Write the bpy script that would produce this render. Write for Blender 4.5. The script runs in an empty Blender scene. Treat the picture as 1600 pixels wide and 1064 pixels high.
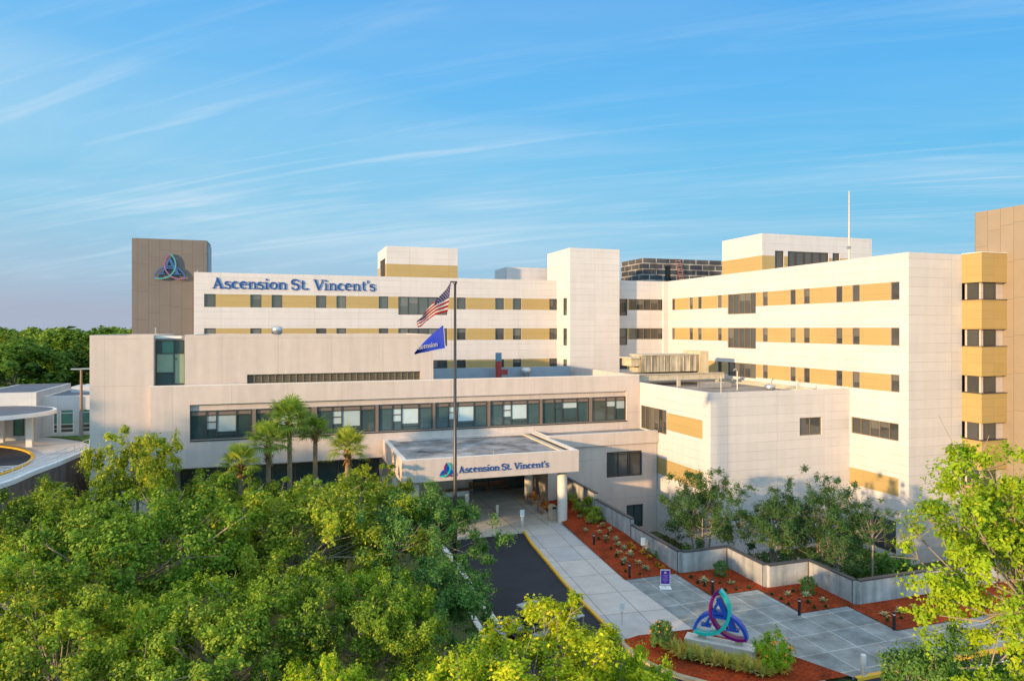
import bpy, math, random
import numpy as np
from mathutils import Vector
R=math.radians
S=bpy.context.scene
COL=S.collection
# ---------------------------------------------------------------- camera
H=16.5; F=1080.0; HY=513.0
yaw=math.atan2(.3146,.9492)
RT=np.array([.9492,-.3146]); FW=np.array([.3146,.9492])
cam=bpy.data.cameras.new('camera'); co=bpy.data.objects.new('camera',cam); COL.objects.link(co)
co.location=(0,0,H); co.rotation_euler=(R(90),0,-yaw)
cam.sensor_width=36; cam.lens=36*F/1600; cam.shift_y=-19/1600; cam.clip_end=6000; cam.clip_start=.1
S.camera=co
# ---------------------------------------------------------------- light
AZ=R(65); EL=R(10)      # light travels towards (sin AZ, cos AZ)
sun=bpy.data.lights.new('sun','SUN'); so=bpy.data.objects.new('sun',sun); COL.objects.link(so)
sun.energy=2.1; sun.angle=R(1.2); sun.color=(1,.66,.34)
dirv=Vector((math.sin(AZ)*math.cos(EL),math.cos(AZ)*math.cos(EL),-math.sin(EL)))
so.rotation_euler=dirv.to_track_quat('-Z','Y').to_euler()
W=bpy.data.worlds.new('World'); S.world=W; W.use_nodes=True
nt=W.node_tree; nt.nodes.clear()
def N(t,ty,**k):
    n=t.nodes.new(ty)
    for a,b in k.items(): setattr(n,a,b)
    return n
def M(t,op,a,b=None,c=None,clamp=False):
    n=t.nodes.new('ShaderNodeMath'); n.operation=op; n.use_clamp=clamp
    for i,v in enumerate((a,b,c)):
        if v is None: continue
        if isinstance(v,(int,float)): n.inputs[i].default_value=v
        else: t.links.new(v,n.inputs[i])
    return n.outputs[0]
def MIX(t,fac,a,b,blend='MIX'):
    n=t.nodes.new('ShaderNodeMix'); n.data_type='RGBA'; n.blend_type=blend
    for i,v in ((0,fac),(6,a),(7,b)):
        if isinstance(v,(int,float)): n.inputs[i].default_value=v
        elif isinstance(v,(tuple,list)): n.inputs[i].default_value=tuple(v)[:3]+(1,)
        else: t.links.new(v,n.inputs[i])
    return n.outputs[2]
def RAMP(t,fac,stops):
    n=t.nodes.new('ShaderNodeValToRGB'); e=n.color_ramp.elements
    while len(e)<len(stops): e.new(.5)
    for k,(p,c) in enumerate(stops):
        e[k].position=p; e[k].color=(c,c,c,1) if isinstance(c,(int,float)) else tuple(c)+(1,)
    t.links.new(fac,n.inputs[0]); return n.outputs[0]
sky=N(nt,'ShaderNodeTexSky',sky_type='NISHITA',sun_disc=False,sun_elevation=EL,
      sun_rotation=math.atan2(-math.sin(AZ),-math.cos(AZ)),altitude=0,air_density=1.1,dust_density=.3,ozone_density=3.0)
hs=N(nt,'ShaderNodeHueSaturation'); hs.inputs['Saturation'].default_value=1.22; hs.inputs['Hue'].default_value=.49
nt.links.new(sky.outputs[0],hs.inputs['Color'])
# cirrus: streaks on a high flat layer
tc=N(nt,'ShaderNodeTexCoord'); sp=N(nt,'ShaderNodeSeparateXYZ'); nt.links.new(tc.outputs['Generated'],sp.inputs[0])
zz=M(nt,'ADD',M(nt,'MAXIMUM',sp.outputs[2],0.0),.10)
# components along camera-right / forward axes of the place
rx=M(nt,'ADD',M(nt,'MULTIPLY',sp.outputs[0],.9492),M(nt,'MULTIPLY',sp.outputs[1],-.3146))
fy=M(nt,'ADD',M(nt,'MULTIPLY',sp.outputs[0],.3146),M(nt,'MULTIPLY',sp.outputs[1],.9492))
u=M(nt,'DIVIDE',rx,zz); v=M(nt,'DIVIDE',fy,zz)
def streak(ang,su,sv,det,dist,off):
    ca,sa=math.cos(ang),math.sin(ang)
    a=M(nt,'ADD',M(nt,'MULTIPLY',u,ca*su),M(nt,'MULTIPLY',v,sa*su))
    b=M(nt,'ADD',M(nt,'MULTIPLY',u,-sa*sv),M(nt,'MULTIPLY',v,ca*sv))
    c=N(nt,'ShaderNodeCombineXYZ'); nt.links.new(a,c.inputs[0]); nt.links.new(b,c.inputs[1]); c.inputs[2].default_value=off
    n=N(nt,'ShaderNodeTexNoise'); n.inputs['Scale'].default_value=1; n.inputs['Detail'].default_value=det
    n.inputs['Roughness'].default_value=.62; n.inputs['Distortion'].default_value=dist
    nt.links.new(c.outputs[0],n.inputs['Vector']); return n.outputs[0]
s1=streak(R(-15),.22,.9,12,1.4,3.1); s2=streak(R(-21),.38,3.2,12,1.8,8.7); big=streak(R(-10),.16,.3,3,.3,1.7)
c1=RAMP(nt,s1,[(.44,0),(.70,.8)]); c2=RAMP(nt,s2,[(.51,0),(.68,1)]); cb=RAMP(nt,big,[(.38,.25),(.56,1)])
cl=M(nt,'MULTIPLY',M(nt,'ADD',M(nt,'ADD',M(nt,'MULTIPLY',c1,.75),M(nt,'MULTIPLY',c2,.6)),M(nt,'MULTIPLY',RAMP(nt,rx,[(.0,.55),(.6,.06)]),RAMP(nt,streak(R(-18),.3,.8,8,1.0,5.5),[(.35,.35),(.65,1)]))),cb)
cl=M(nt,'MULTIPLY',cl,RAMP(nt,sp.outputs[2],[(.02,.15),(.16,1)]),clamp=True)
EXPO=1.75; STR=.15; kq=1/(STR*2**EXPO)
def sc_(c): return tuple(x*kq for x in c)
grad=RAMP(nt,M(nt,'ADD',sp.outputs[2],M(nt,'MULTIPLY',rx,.05)),[(.0,(.40,.46,.58)),(.05,(.34,.54,.70)),(.13,(.235,.58,.81)),(.22,(.165,.55,.86)),(.33,(.10,.47,.89)),(.46,(.07,.39,.85)),(.70,(.66,.72,.80))])
grad=MIX(nt,1,grad,(kq,kq,kq),'MULTIPLY')
front=RAMP(nt,M(nt,'ADD',M(nt,'MULTIPLY',fy,.5),.5),[(.45,0),(.75,1)])
back=MIX(nt,.72,MIX(nt,1,hs.outputs[0],(1.6,1.6,1.6),'MULTIPLY'),MIX(nt,1,grad,(2.25,2.15,2.0),'MULTIPLY'))
skyc=MIX(nt,front,back,grad)
base=MIX(nt,M(nt,'MULTIPLY',cl,.62),skyc,sc_((.70,.83,.94)))
bg=N(nt,'ShaderNodeBackground'); bg.inputs[1].default_value=.15
ow=N(nt,'ShaderNodeOutputWorld'); nt.links.new(base,bg.inputs[0]); nt.links.new(bg.outputs[0],ow.inputs[0])
S.view_settings.view_transform='Standard'; S.view_settings.look='None'; S.view_settings.exposure=EXPO; S.view_settings.gamma=1
S.view_settings.use_curve_mapping=False
S.cycles.max_bounces=6; S.cycles.diffuse_bounces=3; S.cycles.transparent_max_bounces=6; S.cycles.transmission_bounces=3
S.cycles.sample_clamp_indirect=6
# ---------------------------------------------------------------- pixel -> place helpers (survey of the photograph)
def ray(px,py):
    c=(px-800)/F; d=c*RT+FW; return d[0],d[1],(HY-py)/F
def atY(px,py,Y): a,b,c=ray(px,py); t=Y/b; return (a*t,Y,H+c*t)
def atX(px,py,X): a,b,c=ray(px,py); t=X/a; return (X,b*t,H+c*t)
def atZ(px,py,z=0): a,b,c=ray(px,py); t=(z-H)/c; return (a*t,b*t,z)
def atD(px,d): a,b,c=ray(px,0); return (a*d,b*d)
def XonY(px,Y): return atY(px,513,Y)[0]
def YonX(px,X): return atX(px,513,X)[1]
# ---------------------------------------------------------------- materials
MATS={}
def mat(name,color,rough=.7,metal=0,noise=0,nscale=3,joint=None,bump=0,spec=.4,stain=0,coords='Object',var=None):
    if name in MATS: return MATS[name]
    m=bpy.data.materials.new(name); m.use_nodes=True; t=m.node_tree; b=t.nodes['Principled BSDF']
    b.inputs['Roughness'].default_value=rough; b.inputs['Metallic'].default_value=metal; b.inputs['Specular IOR Level'].default_value=spec
    c=tuple(color)+(1,)
    col=None
    tc=N(t,'ShaderNodeTexCoord'); P=tc.outputs[coords]
    rgb=N(t,'ShaderNodeRGB'); rgb.outputs[0].default_value=c; col=rgb.outputs[0]
    if noise:
        n=N(t,'ShaderNodeTexNoise'); n.inputs['Scale'].default_value=nscale; n.inputs['Detail'].default_value=6; n.inputs['Roughness'].default_value=.6
        t.links.new(P,n.inputs['Vector'])
        f=RAMP(t,n.outputs[0],[(.3,1-noise),(.7,1.0)])
        col=MIX(t,1,col,f,'MULTIPLY')
    if stain:
        mp=N(t,'ShaderNodeMapping'); mp.inputs['Scale'].default_value=(1.3,1.3,.12); t.links.new(P,mp.inputs[0])
        n=N(t,'ShaderNodeTexNoise'); n.inputs['Scale'].default_value=1.2; n.inputs['Detail'].default_value=5; t.links.new(mp.outputs[0],n.inputs['Vector'])
        col=MIX(t,1,col,RAMP(t,n.outputs[0],[(.35,1-stain),(.6,1.0)]),'MULTIPLY')
    if joint:
        hz,ha,st,wd,stag=joint
        s=N(t,'ShaderNodeSeparateXYZ'); t.links.new(P,s.inputs[0])
        a=M(t,'ADD',s.outputs[0],s.outputs[1]); z=s.outputs[2]
        def line(x,period,w):
            fr=M(t,'FRACT',M(t,'DIVIDE',x,period)); return M(t,'LESS_THAN',fr,w/period)
        if stag:   # vertical boards with staggered butt joints
            colid=M(t,'FLOOR',M(t,'DIVIDE',a,ha))
            wn=N(t,'ShaderNodeTexWhiteNoise',noise_dimensions='1D'); t.links.new(colid,wn.inputs['W'])
            zz=M(t,'ADD',z,M(t,'MULTIPLY',wn.outputs[0],hz))
            lh=line(zz,hz,wd); lv=line(a,ha,wd)
            rowid=M(t,'FLOOR',M(t,'DIVIDE',zz,hz))
            w2=N(t,'ShaderNodeTexWhiteNoise',noise_dimensions='2D'); cb=N(t,'ShaderNodeCombineXYZ'); t.links.new(colid,cb.inputs[0]); t.links.new(rowid,cb.inputs[1]); t.links.new(cb.outputs[0],w2.inputs[0])
            col=MIX(t,1,col,RAMP(t,w2.outputs[0],[(0,.93),(1,1.0)]),'MULTIPLY')
        else:
            lh=line(z,hz,wd); lv=line(a,ha,wd)
            rowid=M(t,'FLOOR',M(t,'DIVIDE',z,hz)); cid=M(t,'FLOOR',M(t,'DIVIDE',a,ha))
            w2=N(t,'ShaderNodeTexWhiteNoise',noise_dimensions='2D'); cb=N(t,'ShaderNodeCombineXYZ'); t.links.new(cid,cb.inputs[0]); t.links.new(rowid,cb.inputs[1]); t.links.new(cb.outputs[0],w2.inputs[0])
            col=MIX(t,1,col,RAMP(t,w2.outputs[0],[(0,.95),(1,1.0)]),'MULTIPLY')
            n3=N(t,'ShaderNodeTexNoise'); n3.inputs['Scale'].default_value=.35; n3.inputs['Detail'].default_value=2
            t.links.new(P,n3.inputs['Vector'])
            lh=M(t,'MULTIPLY',lh,RAMP(t,n3.outputs[0],[(.4,.35),(.55,1)]))
            lv=M(t,'MULTIPLY',lv,.8)
        ln=M(t,'MAXIMUM',lh,lv)
        col=MIX(t,M(t,'MULTIPLY',ln,st),col,(color[0]*.35,color[1]*.35,color[2]*.35))
    if var:
        g=N(t,'ShaderNodeNewGeometry')
        col=MIX(t,RAMP(t,g.outputs['Random Per Island'],[(0,0),(1,1)]),col,var)
    if bump:
        n=N(t,'ShaderNodeTexNoise'); n.inputs['Scale'].default_value=nscale*4; n.inputs['Detail'].default_value=6; t.links.new(P,n.inputs['Vector'])
        bp=N(t,'ShaderNodeBump'); bp.inputs['Strength'].default_value=bump; bp.inputs['Distance'].default_value=.03
        t.links.new(n.outputs[0],bp.inputs['Height']); t.links.new(bp.outputs[0],b.inputs['Normal'])
    t.links.new(col,b.inputs['Base Color'])
    MATS[name]=m; return m
def leafmat(name,ca,cb,cc,trans=.35,nscale=.35):
    m=bpy.data.materials.new(name); m.use_nodes=True; t=m.node_tree; t.nodes.clear()
    g=N(t,'ShaderNodeNewGeometry'); o=N(t,'ShaderNodeOutputMaterial')
    n=N(t,'ShaderNodeTexNoise'); n.inputs['Scale'].default_value=nscale; n.inputs['Detail'].default_value=3; t.links.new(g.outputs['Position'],n.inputs['Vector'])
    oi=N(t,'ShaderNodeObjectInfo')
    col=MIX(t,RAMP(t,n.outputs[0],[(.35,0),(.65,1)]),ca,cb)
    col=MIX(t,RAMP(t,g.outputs['Random Per Island'],[(0,0),(.75,.25),(1,1)]),col,cc)
    col=MIX(t,1,col,RAMP(t,oi.outputs['Random'],[(0,(.68,.86,.85)),(1,(1.2,1.08,.95))]),'MULTIPLY')
    p=N(t,'ShaderNodeBsdfPrincipled'); p.inputs['Roughness'].default_value=.62; p.inputs['Specular IOR Level'].default_value=.2
    tr=N(t,'ShaderNodeBsdfTranslucent'); ms=N(t,'ShaderNodeMixShader'); ms.inputs[0].default_value=trans
    t.links.new(col,p.inputs['Base Color']); t.links.new(MIX(t,1,col,(1.25,1.15,.5),'MULTIPLY'),tr.inputs[0])
    t.links.new(p.outputs[0],ms.inputs[1]); t.links.new(tr.outputs[0],ms.inputs[2]); t.links.new(ms.outputs[0],o.inputs[0])
    MATS[name]=m; return m
white=mat('white_panel',(.60,.565,.54),.6,noise=.06,nscale=.5,joint=(.8,5.2,.42,.045,False),stain=.05)
tan=mat('tan_panel',(.41,.295,.115),.6,noise=.05,nscale=.5,joint=(.75,5.2,.35,.04,False))
stucco=mat('stucco',(.57,.485,.43),.85,noise=.07,nscale=1.2,joint=(3.9,4.6,.35,.05,False),stain=.09,bump=.15)
taupe=mat('taupe_board',(.165,.14,.12),.55,noise=.08,nscale=.6,joint=(3.2,1.15,.5,.05,True))
tan_board=mat('tan_board',(.30,.24,.17),.55,noise=.08,nscale=.6,joint=(3.2,1.15,.5,.05,True))
coping=mat('coping',(.7,.66,.6),.5)
roofm=mat('roof_membrane',(.30,.29,.29),.8,noise=.45,nscale=.35)
roofstain=mat('roof_stained',(.42,.43,.45),.5,noise=.93,nscale=.5)
roofdark=mat('roof_dark',(.13,.14,.17),.6,noise=.4,nscale=.5)
flash=mat('grey_flashing',(.30,.34,.38),.6,noise=.15,nscale=1)
framed=mat('dark_frame',(.06,.055,.05),.4,metal=.3)
frameb=mat('bronze_frame',(.23,.17,.10),.4,metal=.3)
spandrel=mat('bronze_spandrel',(.20,.15,.12),.45,metal=.2)
concrete=mat('cast_concrete',(.46,.46,.44),.85,noise=.3,nscale=1.2,stain=.4,bump=.2)
darkcap=mat('dark_cap',(.05,.05,.055),.5)
def glass(name,c,rough=.06,var=.5,spec=.5):
    m=bpy.data.materials.new(name); m.use_nodes=True; t=m.node_tree; b=t.nodes['Principled BSDF']
    b.inputs['Roughness'].default_value=rough; b.inputs['Specular IOR Level'].default_value=spec
    b.inputs['Coat Weight'].default_value=.4; b.inputs['Coat Roughness'].default_value=.02
    oi=N(t,'ShaderNodeObjectInfo'); tc=N(t,'ShaderNodeTexCoord')
    n=N(t,'ShaderNodeTexNoise'); n.inputs['Scale'].default_value=.8; n.inputs['Detail'].default_value=2; t.links.new(tc.outputs['Object'],n.inputs['Vector'])
    f=RAMP(t,M(t,'ADD',M(t,'MULTIPLY',oi.outputs['Random'],.6),M(t,'MULTIPLY',n.outputs[0],.4)),[(.1,1-var),(.8,1+var*.6)])
    t.links.new(MIX(t,1,tuple(c),f,'MULTIPLY'),b.inputs['Base Color'])
    bp=N(t,'ShaderNodeBump'); bp.inputs['Strength'].default_value=.04; bp.inputs['Distance'].default_value=.1
    n2=N(t,'ShaderNodeTexNoise'); n2.inputs['Scale'].default_value=.6; t.links.new(tc.outputs['Object'],n2.inputs['Vector'])
    t.links.new(n2.outputs[0],bp.inputs['Height']); t.links.new(bp.outputs[0],b.inputs['Normal'])
    MATS[name]=m; return m
gl_dark=glass('tinted_glass',(.055,.06,.06))
gl_blind=glass('blind_glass',(.12,.12,.105),.25,.3)
gl_teal=glass('teal_glass',(.05,.085,.09))
gl_cur=glass('curtained_glass',(.42,.50,.50),.15,.35)
gl_green=glass('green_glass',(.07,.2,.15),.1,.3)
gl_louv=mat('louvre_metal',(.10,.09,.08),.5,joint=(.16,30,.7,.07,False))
asphalt=mat('asphalt',(.022,.026,.034),.85,noise=.35,nscale=.5,bump=.3)
yellow=mat('yellow_paint',(.75,.42,.03),.6,noise=.25,nscale=4)
whitep=mat('white_paint',(.75,.75,.72),.6,noise=.1,nscale=3)
wood=mat('bench_wood',(.58,.23,.05),.5,noise=.3,nscale=6)
woodd=mat('dark_wood',(.26,.12,.05),.5,noise=.3,nscale=6)
blk=mat('black_metal',(.02,.02,.022),.4,metal=.2)
steel=mat('galvanised_steel',(.55,.55,.54),.35,metal=.8,noise=.1)
rustw=mat('weathered_housing',(.60,.52,.38),.7,noise=.3,nscale=1.5,stain=.75)
beam=mat('painted_beam',(.55,.48,.36),.7,noise=.3,nscale=2)
redp=mat('red_pipe',(.30,.035,.03),.5)
bluep=mat('blue_pipe',(.12,.22,.3),.5)
navy=mat('navy_letter',(.008,.055,.26),.35)
teal=mat('teal_paint',(.004,.48,.42),.35,spec=.5); mag=mat('magenta_paint',(.17,.001,.13),.35); blue=mat('blue_paint',(.003,.065,.40),.35)
lpink=mat('pink_letter_face',(.24,.10,.20),.4); lteal=mat('teal_letter_face',(.07,.28,.30),.4); lblue=mat('blue_letter_face',(.035,.10,.26),.4)
polem=mat('bronze_pole',(.07,.06,.055),.35,metal=.5)
tanplast=mat('tan_bin',(.45,.38,.28),.6,noise=.2,nscale=3)
purple=mat('purple_poster',(.10,.02,.28),.4)
ripst=mat('pale_lettering',(.8,.8,.85),.5)
bark=mat('bark',(.17,.13,.09),.9,noise=.4,nscale=3,bump=.5)
barkp=mat('pale_bark',(.36,.30,.22),.8,noise=.3,nscale=3,bump=.2)
palmb=mat('palm_bark',(.34,.23,.13),.9,noise=.4,nscale=5,bump=.5)
boot=mat('dry_frond_boots',(.34,.17,.06),.9,noise=.4,nscale=6)
leaf_oak=leafmat('oak_leaves',(.05,.15,.012),(.29,.42,.028),(.62,.60,.08),.40,.28)
leaf_lime=leafmat('lime_leaves',(.12,.27,.012),(.40,.54,.02),(.62,.62,.04),.4,.5)
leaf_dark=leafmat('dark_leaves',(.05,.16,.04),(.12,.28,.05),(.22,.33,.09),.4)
leaf_myr=leafmat('myrtle_leaves',(.035,.10,.03),(.08,.17,.04),(.17,.22,.07))
leaf_far=leafmat('wood_leaves',(.03,.10,.014),(.17,.27,.022),(.24,.32,.04),.3,.05)
leaf_palm=leafmat('palm_leaves',(.10,.19,.03),(.34,.42,.06),(.38,.42,.08),.35,.8)
leaf_agave=leafmat('agave_leaves',(.26,.30,.16),(.42,.42,.22),(.55,.50,.26),.15)
leaf_crot=leafmat('croton_leaves',(.45,.26,.02),(.6,.42,.03),(.5,.12,.02),.2,4)
leaf_tuft=leafmat('tuft_leaves',(.03,.07,.02),(.05,.10,.03),(.07,.11,.03),.2,4)
leaf_flax=leafmat('flax_leaves',(.24,.32,.07),(.62,.50,.08),(.62,.58,.25),.25,1.2)
petal=mat('orange_petals',(.75,.22,.03),.6)
def concgrid(name,c1,c2,mort,size,msz,ang=0,off=(0,0),bigstain=.2):
    m=bpy.data.materials.new(name); m.use_nodes=True; t=m.node_tree; b=t.nodes['Principled BSDF']; b.inputs['Roughness'].default_value=.8; b.inputs['Specular IOR Level'].default_value=.3
    tc=N(t,'ShaderNodeTexCoord'); mp=N(t,'ShaderNodeMapping'); mp.inputs['Rotation'].default_value=(0,0,ang); mp.inputs['Location'].default_value=(off[0],off[1],0); t.links.new(tc.outputs['Object'],mp.inputs[0])
    br=N(t,'ShaderNodeTexBrick'); br.offset=0; br.squash=1
    br.inputs['Color1'].default_value=c1+(1,); br.inputs['Color2'].default_value=c2+(1,); br.inputs['Mortar'].default_value=mort+(1,)
    br.inputs['Scale'].default_value=1; br.inputs['Mortar Size'].default_value=msz; br.inputs['Mortar Smooth'].default_value=.3
    br.inputs['Brick Width'].default_value=size[0]; br.inputs['Row Height'].default_value=size[1]; br.inputs['Bias'].default_value=0
    t.links.new(mp.outputs[0],br.inputs['Vector'])
    n=N(t,'ShaderNodeTexNoise'); n.inputs['Scale'].default_value=.7; n.inputs['Detail'].default_value=7; n.inputs['Roughness'].default_value=.65; t.links.new(tc.outputs['Object'],n.inputs['Vector'])
    col=MIX(t,1,br.outputs[0],RAMP(t,n.outputs[0],[(.3,1-bigstain),(.65,1.05)]),'MULTIPLY')
    n=N(t,'ShaderNodeTexNoise'); n.inputs['Scale'].default_value=14; n.inputs['Detail'].default_value=4; t.links.new(tc.outputs['Object'],n.inputs['Vector'])
    col=MIX(t,1,col,RAMP(t,n.outputs[0],[(.3,.9),(.7,1.03)]),'MULTIPLY')
    t.links.new(col,b.inputs['Base Color']); MATS[name]=m; return m
walkm=concgrid('walk_concrete',(.58,.51,.44),(.41,.41,.41),(.22,.20,.17),(2.1,3.1),.03,R(5),(.45,0),.15)
plazam=concgrid('plaza_concrete',(.24,.27,.265),(.33,.34,.32),(.50,.50,.47),(1.9,1.9),.04,0,(.4,.3),.55)
apronm=concgrid('apron_concrete',(.58,.52,.42),(.50,.46,.38),(.2,.18,.15),(3.0,3.2),.035,0,(0,0),.2)
def mulchmat():
    m=bpy.data.materials.new('red_mulch'); m.use_nodes=True; t=m.node_tree; b=t.nodes['Principled BSDF']; b.inputs['Roughness'].default_value=.95; b.inputs['Specular IOR Level'].default_value=.1
    tc=N(t,'ShaderNodeTexCoord'); n=N(t,'ShaderNodeTexNoise'); n.inputs['Scale'].default_value=9; n.inputs['Detail'].default_value=8; n.inputs['Roughness'].default_value=.75
    t.links.new(tc.outputs['Object'],n.inputs['Vector'])
    vo=N(t,'ShaderNodeTexVoronoi'); vo.inputs['Scale'].default_value=14; t.links.new(tc.outputs['Object'],vo.inputs['Vector'])
    col=MIX(t,RAMP(t,n.outputs[0],[(.35,0),(.65,1)]),(.14,.022,.008),(.50,.085,.022))
    col=MIX(t,.25,col,vo.outputs['Color'],'MULTIPLY')
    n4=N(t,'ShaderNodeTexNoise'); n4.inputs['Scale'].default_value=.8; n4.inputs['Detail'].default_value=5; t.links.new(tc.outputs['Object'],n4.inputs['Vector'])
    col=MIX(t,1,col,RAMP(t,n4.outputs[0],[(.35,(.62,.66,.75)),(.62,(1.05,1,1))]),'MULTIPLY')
    t.links.new(col,b.inputs['Base Color'])
    bp=N(t,'ShaderNodeBump'); bp.inputs['Strength'].default_value=.8; bp.inputs['Distance'].default_value=.05; t.links.new(n.outputs[0],bp.inputs['Height']); t.links.new(bp.outputs[0],b.inputs['Normal'])
    MATS['red_mulch']=m; return m
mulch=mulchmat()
grassm=mat('grass_ground',(.10,.13,.035),.95,noise=.5,nscale=1.2,bump=.5)
lawnm=mat('lawn',(.085,.17,.025),.95,noise=.3,nscale=3,bump=.5)
# ---------------------------------------------------------------- mesh builder
class MB:
    def __init__(s,org=(0,0,0)): s.v=[]; s.f=[]; s.m=[]; s.mats=[]; s.o=org
    def mi(s,m):
        if m not in s.mats: s.mats.append(m)
        return s.mats.index(m)
    def poly(s,pts,m):
        b=len(s.v); s.v+= [tuple(p) for p in pts]; s.f.append(tuple(range(b,b+len(pts)))); s.m.append(s.mi(m))
    def box(s,x0,x1,y0,y1,z0,z1,m,skip=''):
        P=[(x0,y0,z0),(x1,y0,z0),(x1,y1,z0),(x0,y1,z0),(x0,y0,z1),(x1,y0,z1),(x1,y1,z1),(x0,y1,z1)]
        b=len(s.v); s.v+=P; k=s.mi(m)
        for nm,f in (('b',(0,3,2,1)),('t',(4,5,6,7)),('f',(0,1,5,4)),('k',(2,3,7,6)),('l',(3,0,4,7)),('r',(1,2,6,5))):
            if nm in skip: continue
            s.f.append(tuple(b+i for i in f)); s.m.append(k)
    def obox(s,c,ax,ay,hx,hy,z0,z1,m):   # oriented box
        ax=np.array(ax,float); ay=np.array(ay,float); c=np.array(c[:2],float)
        q=[c-ax*hx-ay*hy,c+ax*hx-ay*hy,c+ax*hx+ay*hy,c-ax*hx+ay*hy]
        b=len(s.v); s.v+=[(p[0],p[1],z0) for p in q]+[(p[0],p[1],z1) for p in q]; k=s.mi(m)
        for f in ((0,3,2,1),(4,5,6,7),(0,1,5,4),(2,3,7,6),(3,0,4,7),(1,2,6,5)): s.f.append(tuple(b+i for i in f)); s.m.append(k)
    def tube(s,pts,rad,m,n=8,cap=True):
        pts=[np.array(p,float) for p in pts]; L=len(pts)
        if isinstance(rad,(int,float)): rad=[rad]*L
        b=len(s.v); k=s.mi(m); ref=None
        for i,p in enumerate(pts):
            d=pts[min(i+1,L-1)]-pts[max(i-1,0)]; d=d/(np.linalg.norm(d)+1e-9)
            if ref is None:
                ref=np.array([1,0,0]) if abs(d[0])<.8 else np.array([0,1,0])
            a=ref-d*np.dot(ref,d); a/=np.linalg.norm(a)+1e-9; ref=a; c=np.cross(d,a)
            for j in range(n):
                t=2*math.pi*j/n; q=p+rad[i]*(math.cos(t)*a+math.sin(t)*c); s.v.append(tuple(q))
        for i in range(L-1):
            for j in range(n):
                j2=(j+1)%n; s.f.append((b+i*n+j,b+i*n+j2,b+(i+1)*n+j2,b+(i+1)*n+j)); s.m.append(k)
        if cap:
            s.f.append(tuple(b+j for j in reversed(range(n)))); s.m.append(k)
            s.f.append(tuple(b+(L-1)*n+j for j in range(n))); s.m.append(k)
    def lathe(s,c,prof,m,n=16):
        b=len(s.v); k=s.mi(m)
        for r,z in prof:
            for j in range(n):
                t=2*math.pi*j/n; s.v.append((c[0]+r*math.cos(t),c[1]+r*math.sin(t),c[2]+z))
        for i in range(len(prof)-1):
            for j in range(n):
                j2=(j+1)%n; s.f.append((b+i*n+j,b+i*n+j2,b+(i+1)*n+j2,b+(i+1)*n+j)); s.m.append(k)
        s.f.append(tuple(b+j for j in reversed(range(n)))); s.m.append(k)
        s.f.append(tuple(b+(len(prof)-1)*n+j for j in range(n))); s.m.append(k)
    def build(s,name,parent=None,smooth=False,bevel=0,org=None):
        o0=org if org is not None else (tuple(parent_loc(parent)) if parent is not None else s.o)
        me=bpy.data.meshes.new(name)
        me.from_pydata([(x-o0[0],y-o0[1],z-o0[2]) for x,y,z in s.v],[],s.f)
        for m in s.mats: me.materials.append(m)
        me.polygons.foreach_set('material_index',s.m)
        if smooth: me.polygons.foreach_set('use_smooth',[True]*len(s.f))
        me.update()
        ob=bpy.data.objects.new(name,me); COL.objects.link(ob)
        if parent is not None: ob.parent=parent
        else: ob.location=o0
        if bevel:
            md=ob.modifiers.new('bevel','BEVEL'); md.width=bevel; md.segments=2; md.limit_method='ANGLE'
        return ob
LOC={}
def parent_loc(p):
    if p.name in LOC: return LOC[p.name]
    return (0,0,0)
def tag(o,label=None,cat=None,group=None,kind=None):
    if label: o['label']=label
    if cat: o['category']=cat
    if group: o['group']=group
    if kind: o['kind']=kind
    return o
def empty(name,loc,label,cat,group=None,rz=0):
    o=bpy.data.objects.new(name,None); COL.objects.link(o); o.location=loc; o.rotation_euler=(0,0,rz); o.empty_display_size=.5
    LOC[o.name]=tuple(loc); return tag(o,label,cat,group)
def copytree(src,loc,rz=0,scale=None,label=None,group=None,name=None):
    c=src.copy(); COL.objects.link(c); c.location=loc; c.rotation_euler=(0,0,rz)
    if scale is not None: c.scale=scale if isinstance(scale,tuple) else (scale,)*3
    if label: c['label']=label
    if group: c['group']=group
    for ch in list(src.children):
        d=ch.copy(); COL.objects.link(d); d.parent=c
        for g in list(ch.children):
            e=g.copy(); COL.objects.link(e); e.parent=d
    return c
def struct(mb,name): return tag(mb.build(name),kind='structure')
# ---------------------------------------------------------------- ground
WX=[25.3,29.0,32.3]; WY=[40.4,36.4,32.5]; CZ=-3.5
g=MB()
BIG=2500
for x0,x1,y0,y1 in ((-BIG,25.3,-BIG,BIG),(25.3,29,-BIG,40.4),(29,32.3,-BIG,36.4),(32.3,64,-BIG,32.5),(64,BIG,-BIG,BIG),(25.3,64,62,BIG)):
    g.poly([(x0,y0,-.05),(x1,y0,-.05),(x1,y1,-.05),(x0,y1,-.05)],grassm)
struct(g,'ground')
g=MB(); g.poly([(25,32,CZ),(64.2,32,CZ),(64.2,64,CZ),(25,64,CZ)],grassm)
g.poly([(64,32.5,CZ),(64,62,CZ),(64,62,-.05),(64,32.5,-.05)],concrete); struct(g,'courtyard_ground')
g=MB()
for a,b,w in (((33,44),(60,39.5),.7),((36,36.5),(46,34.3),.6),((38,51),(49.5,44.7),.9)):
    a=np.array(a,float); b=np.array(b,float); d=(b-a)/np.linalg.norm(b-a); n=np.array([-d[1],d[0]])*w
    g.poly([tuple(a-n)+(CZ+.02,),tuple(b-n)+(CZ+.02,),tuple(b+n)+(CZ+.02,),tuple(a+n)+(CZ+.02,)],walkm)
struct(g,'courtyard_path')
def curb_pts(): return [(18.5,52.9),(18.0,49.5),(17.6,45.0),(17.25,41.5),(17.1,39.3),(17.0,36.5),(16.9,34.2),(16.9,32.6)]
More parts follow.
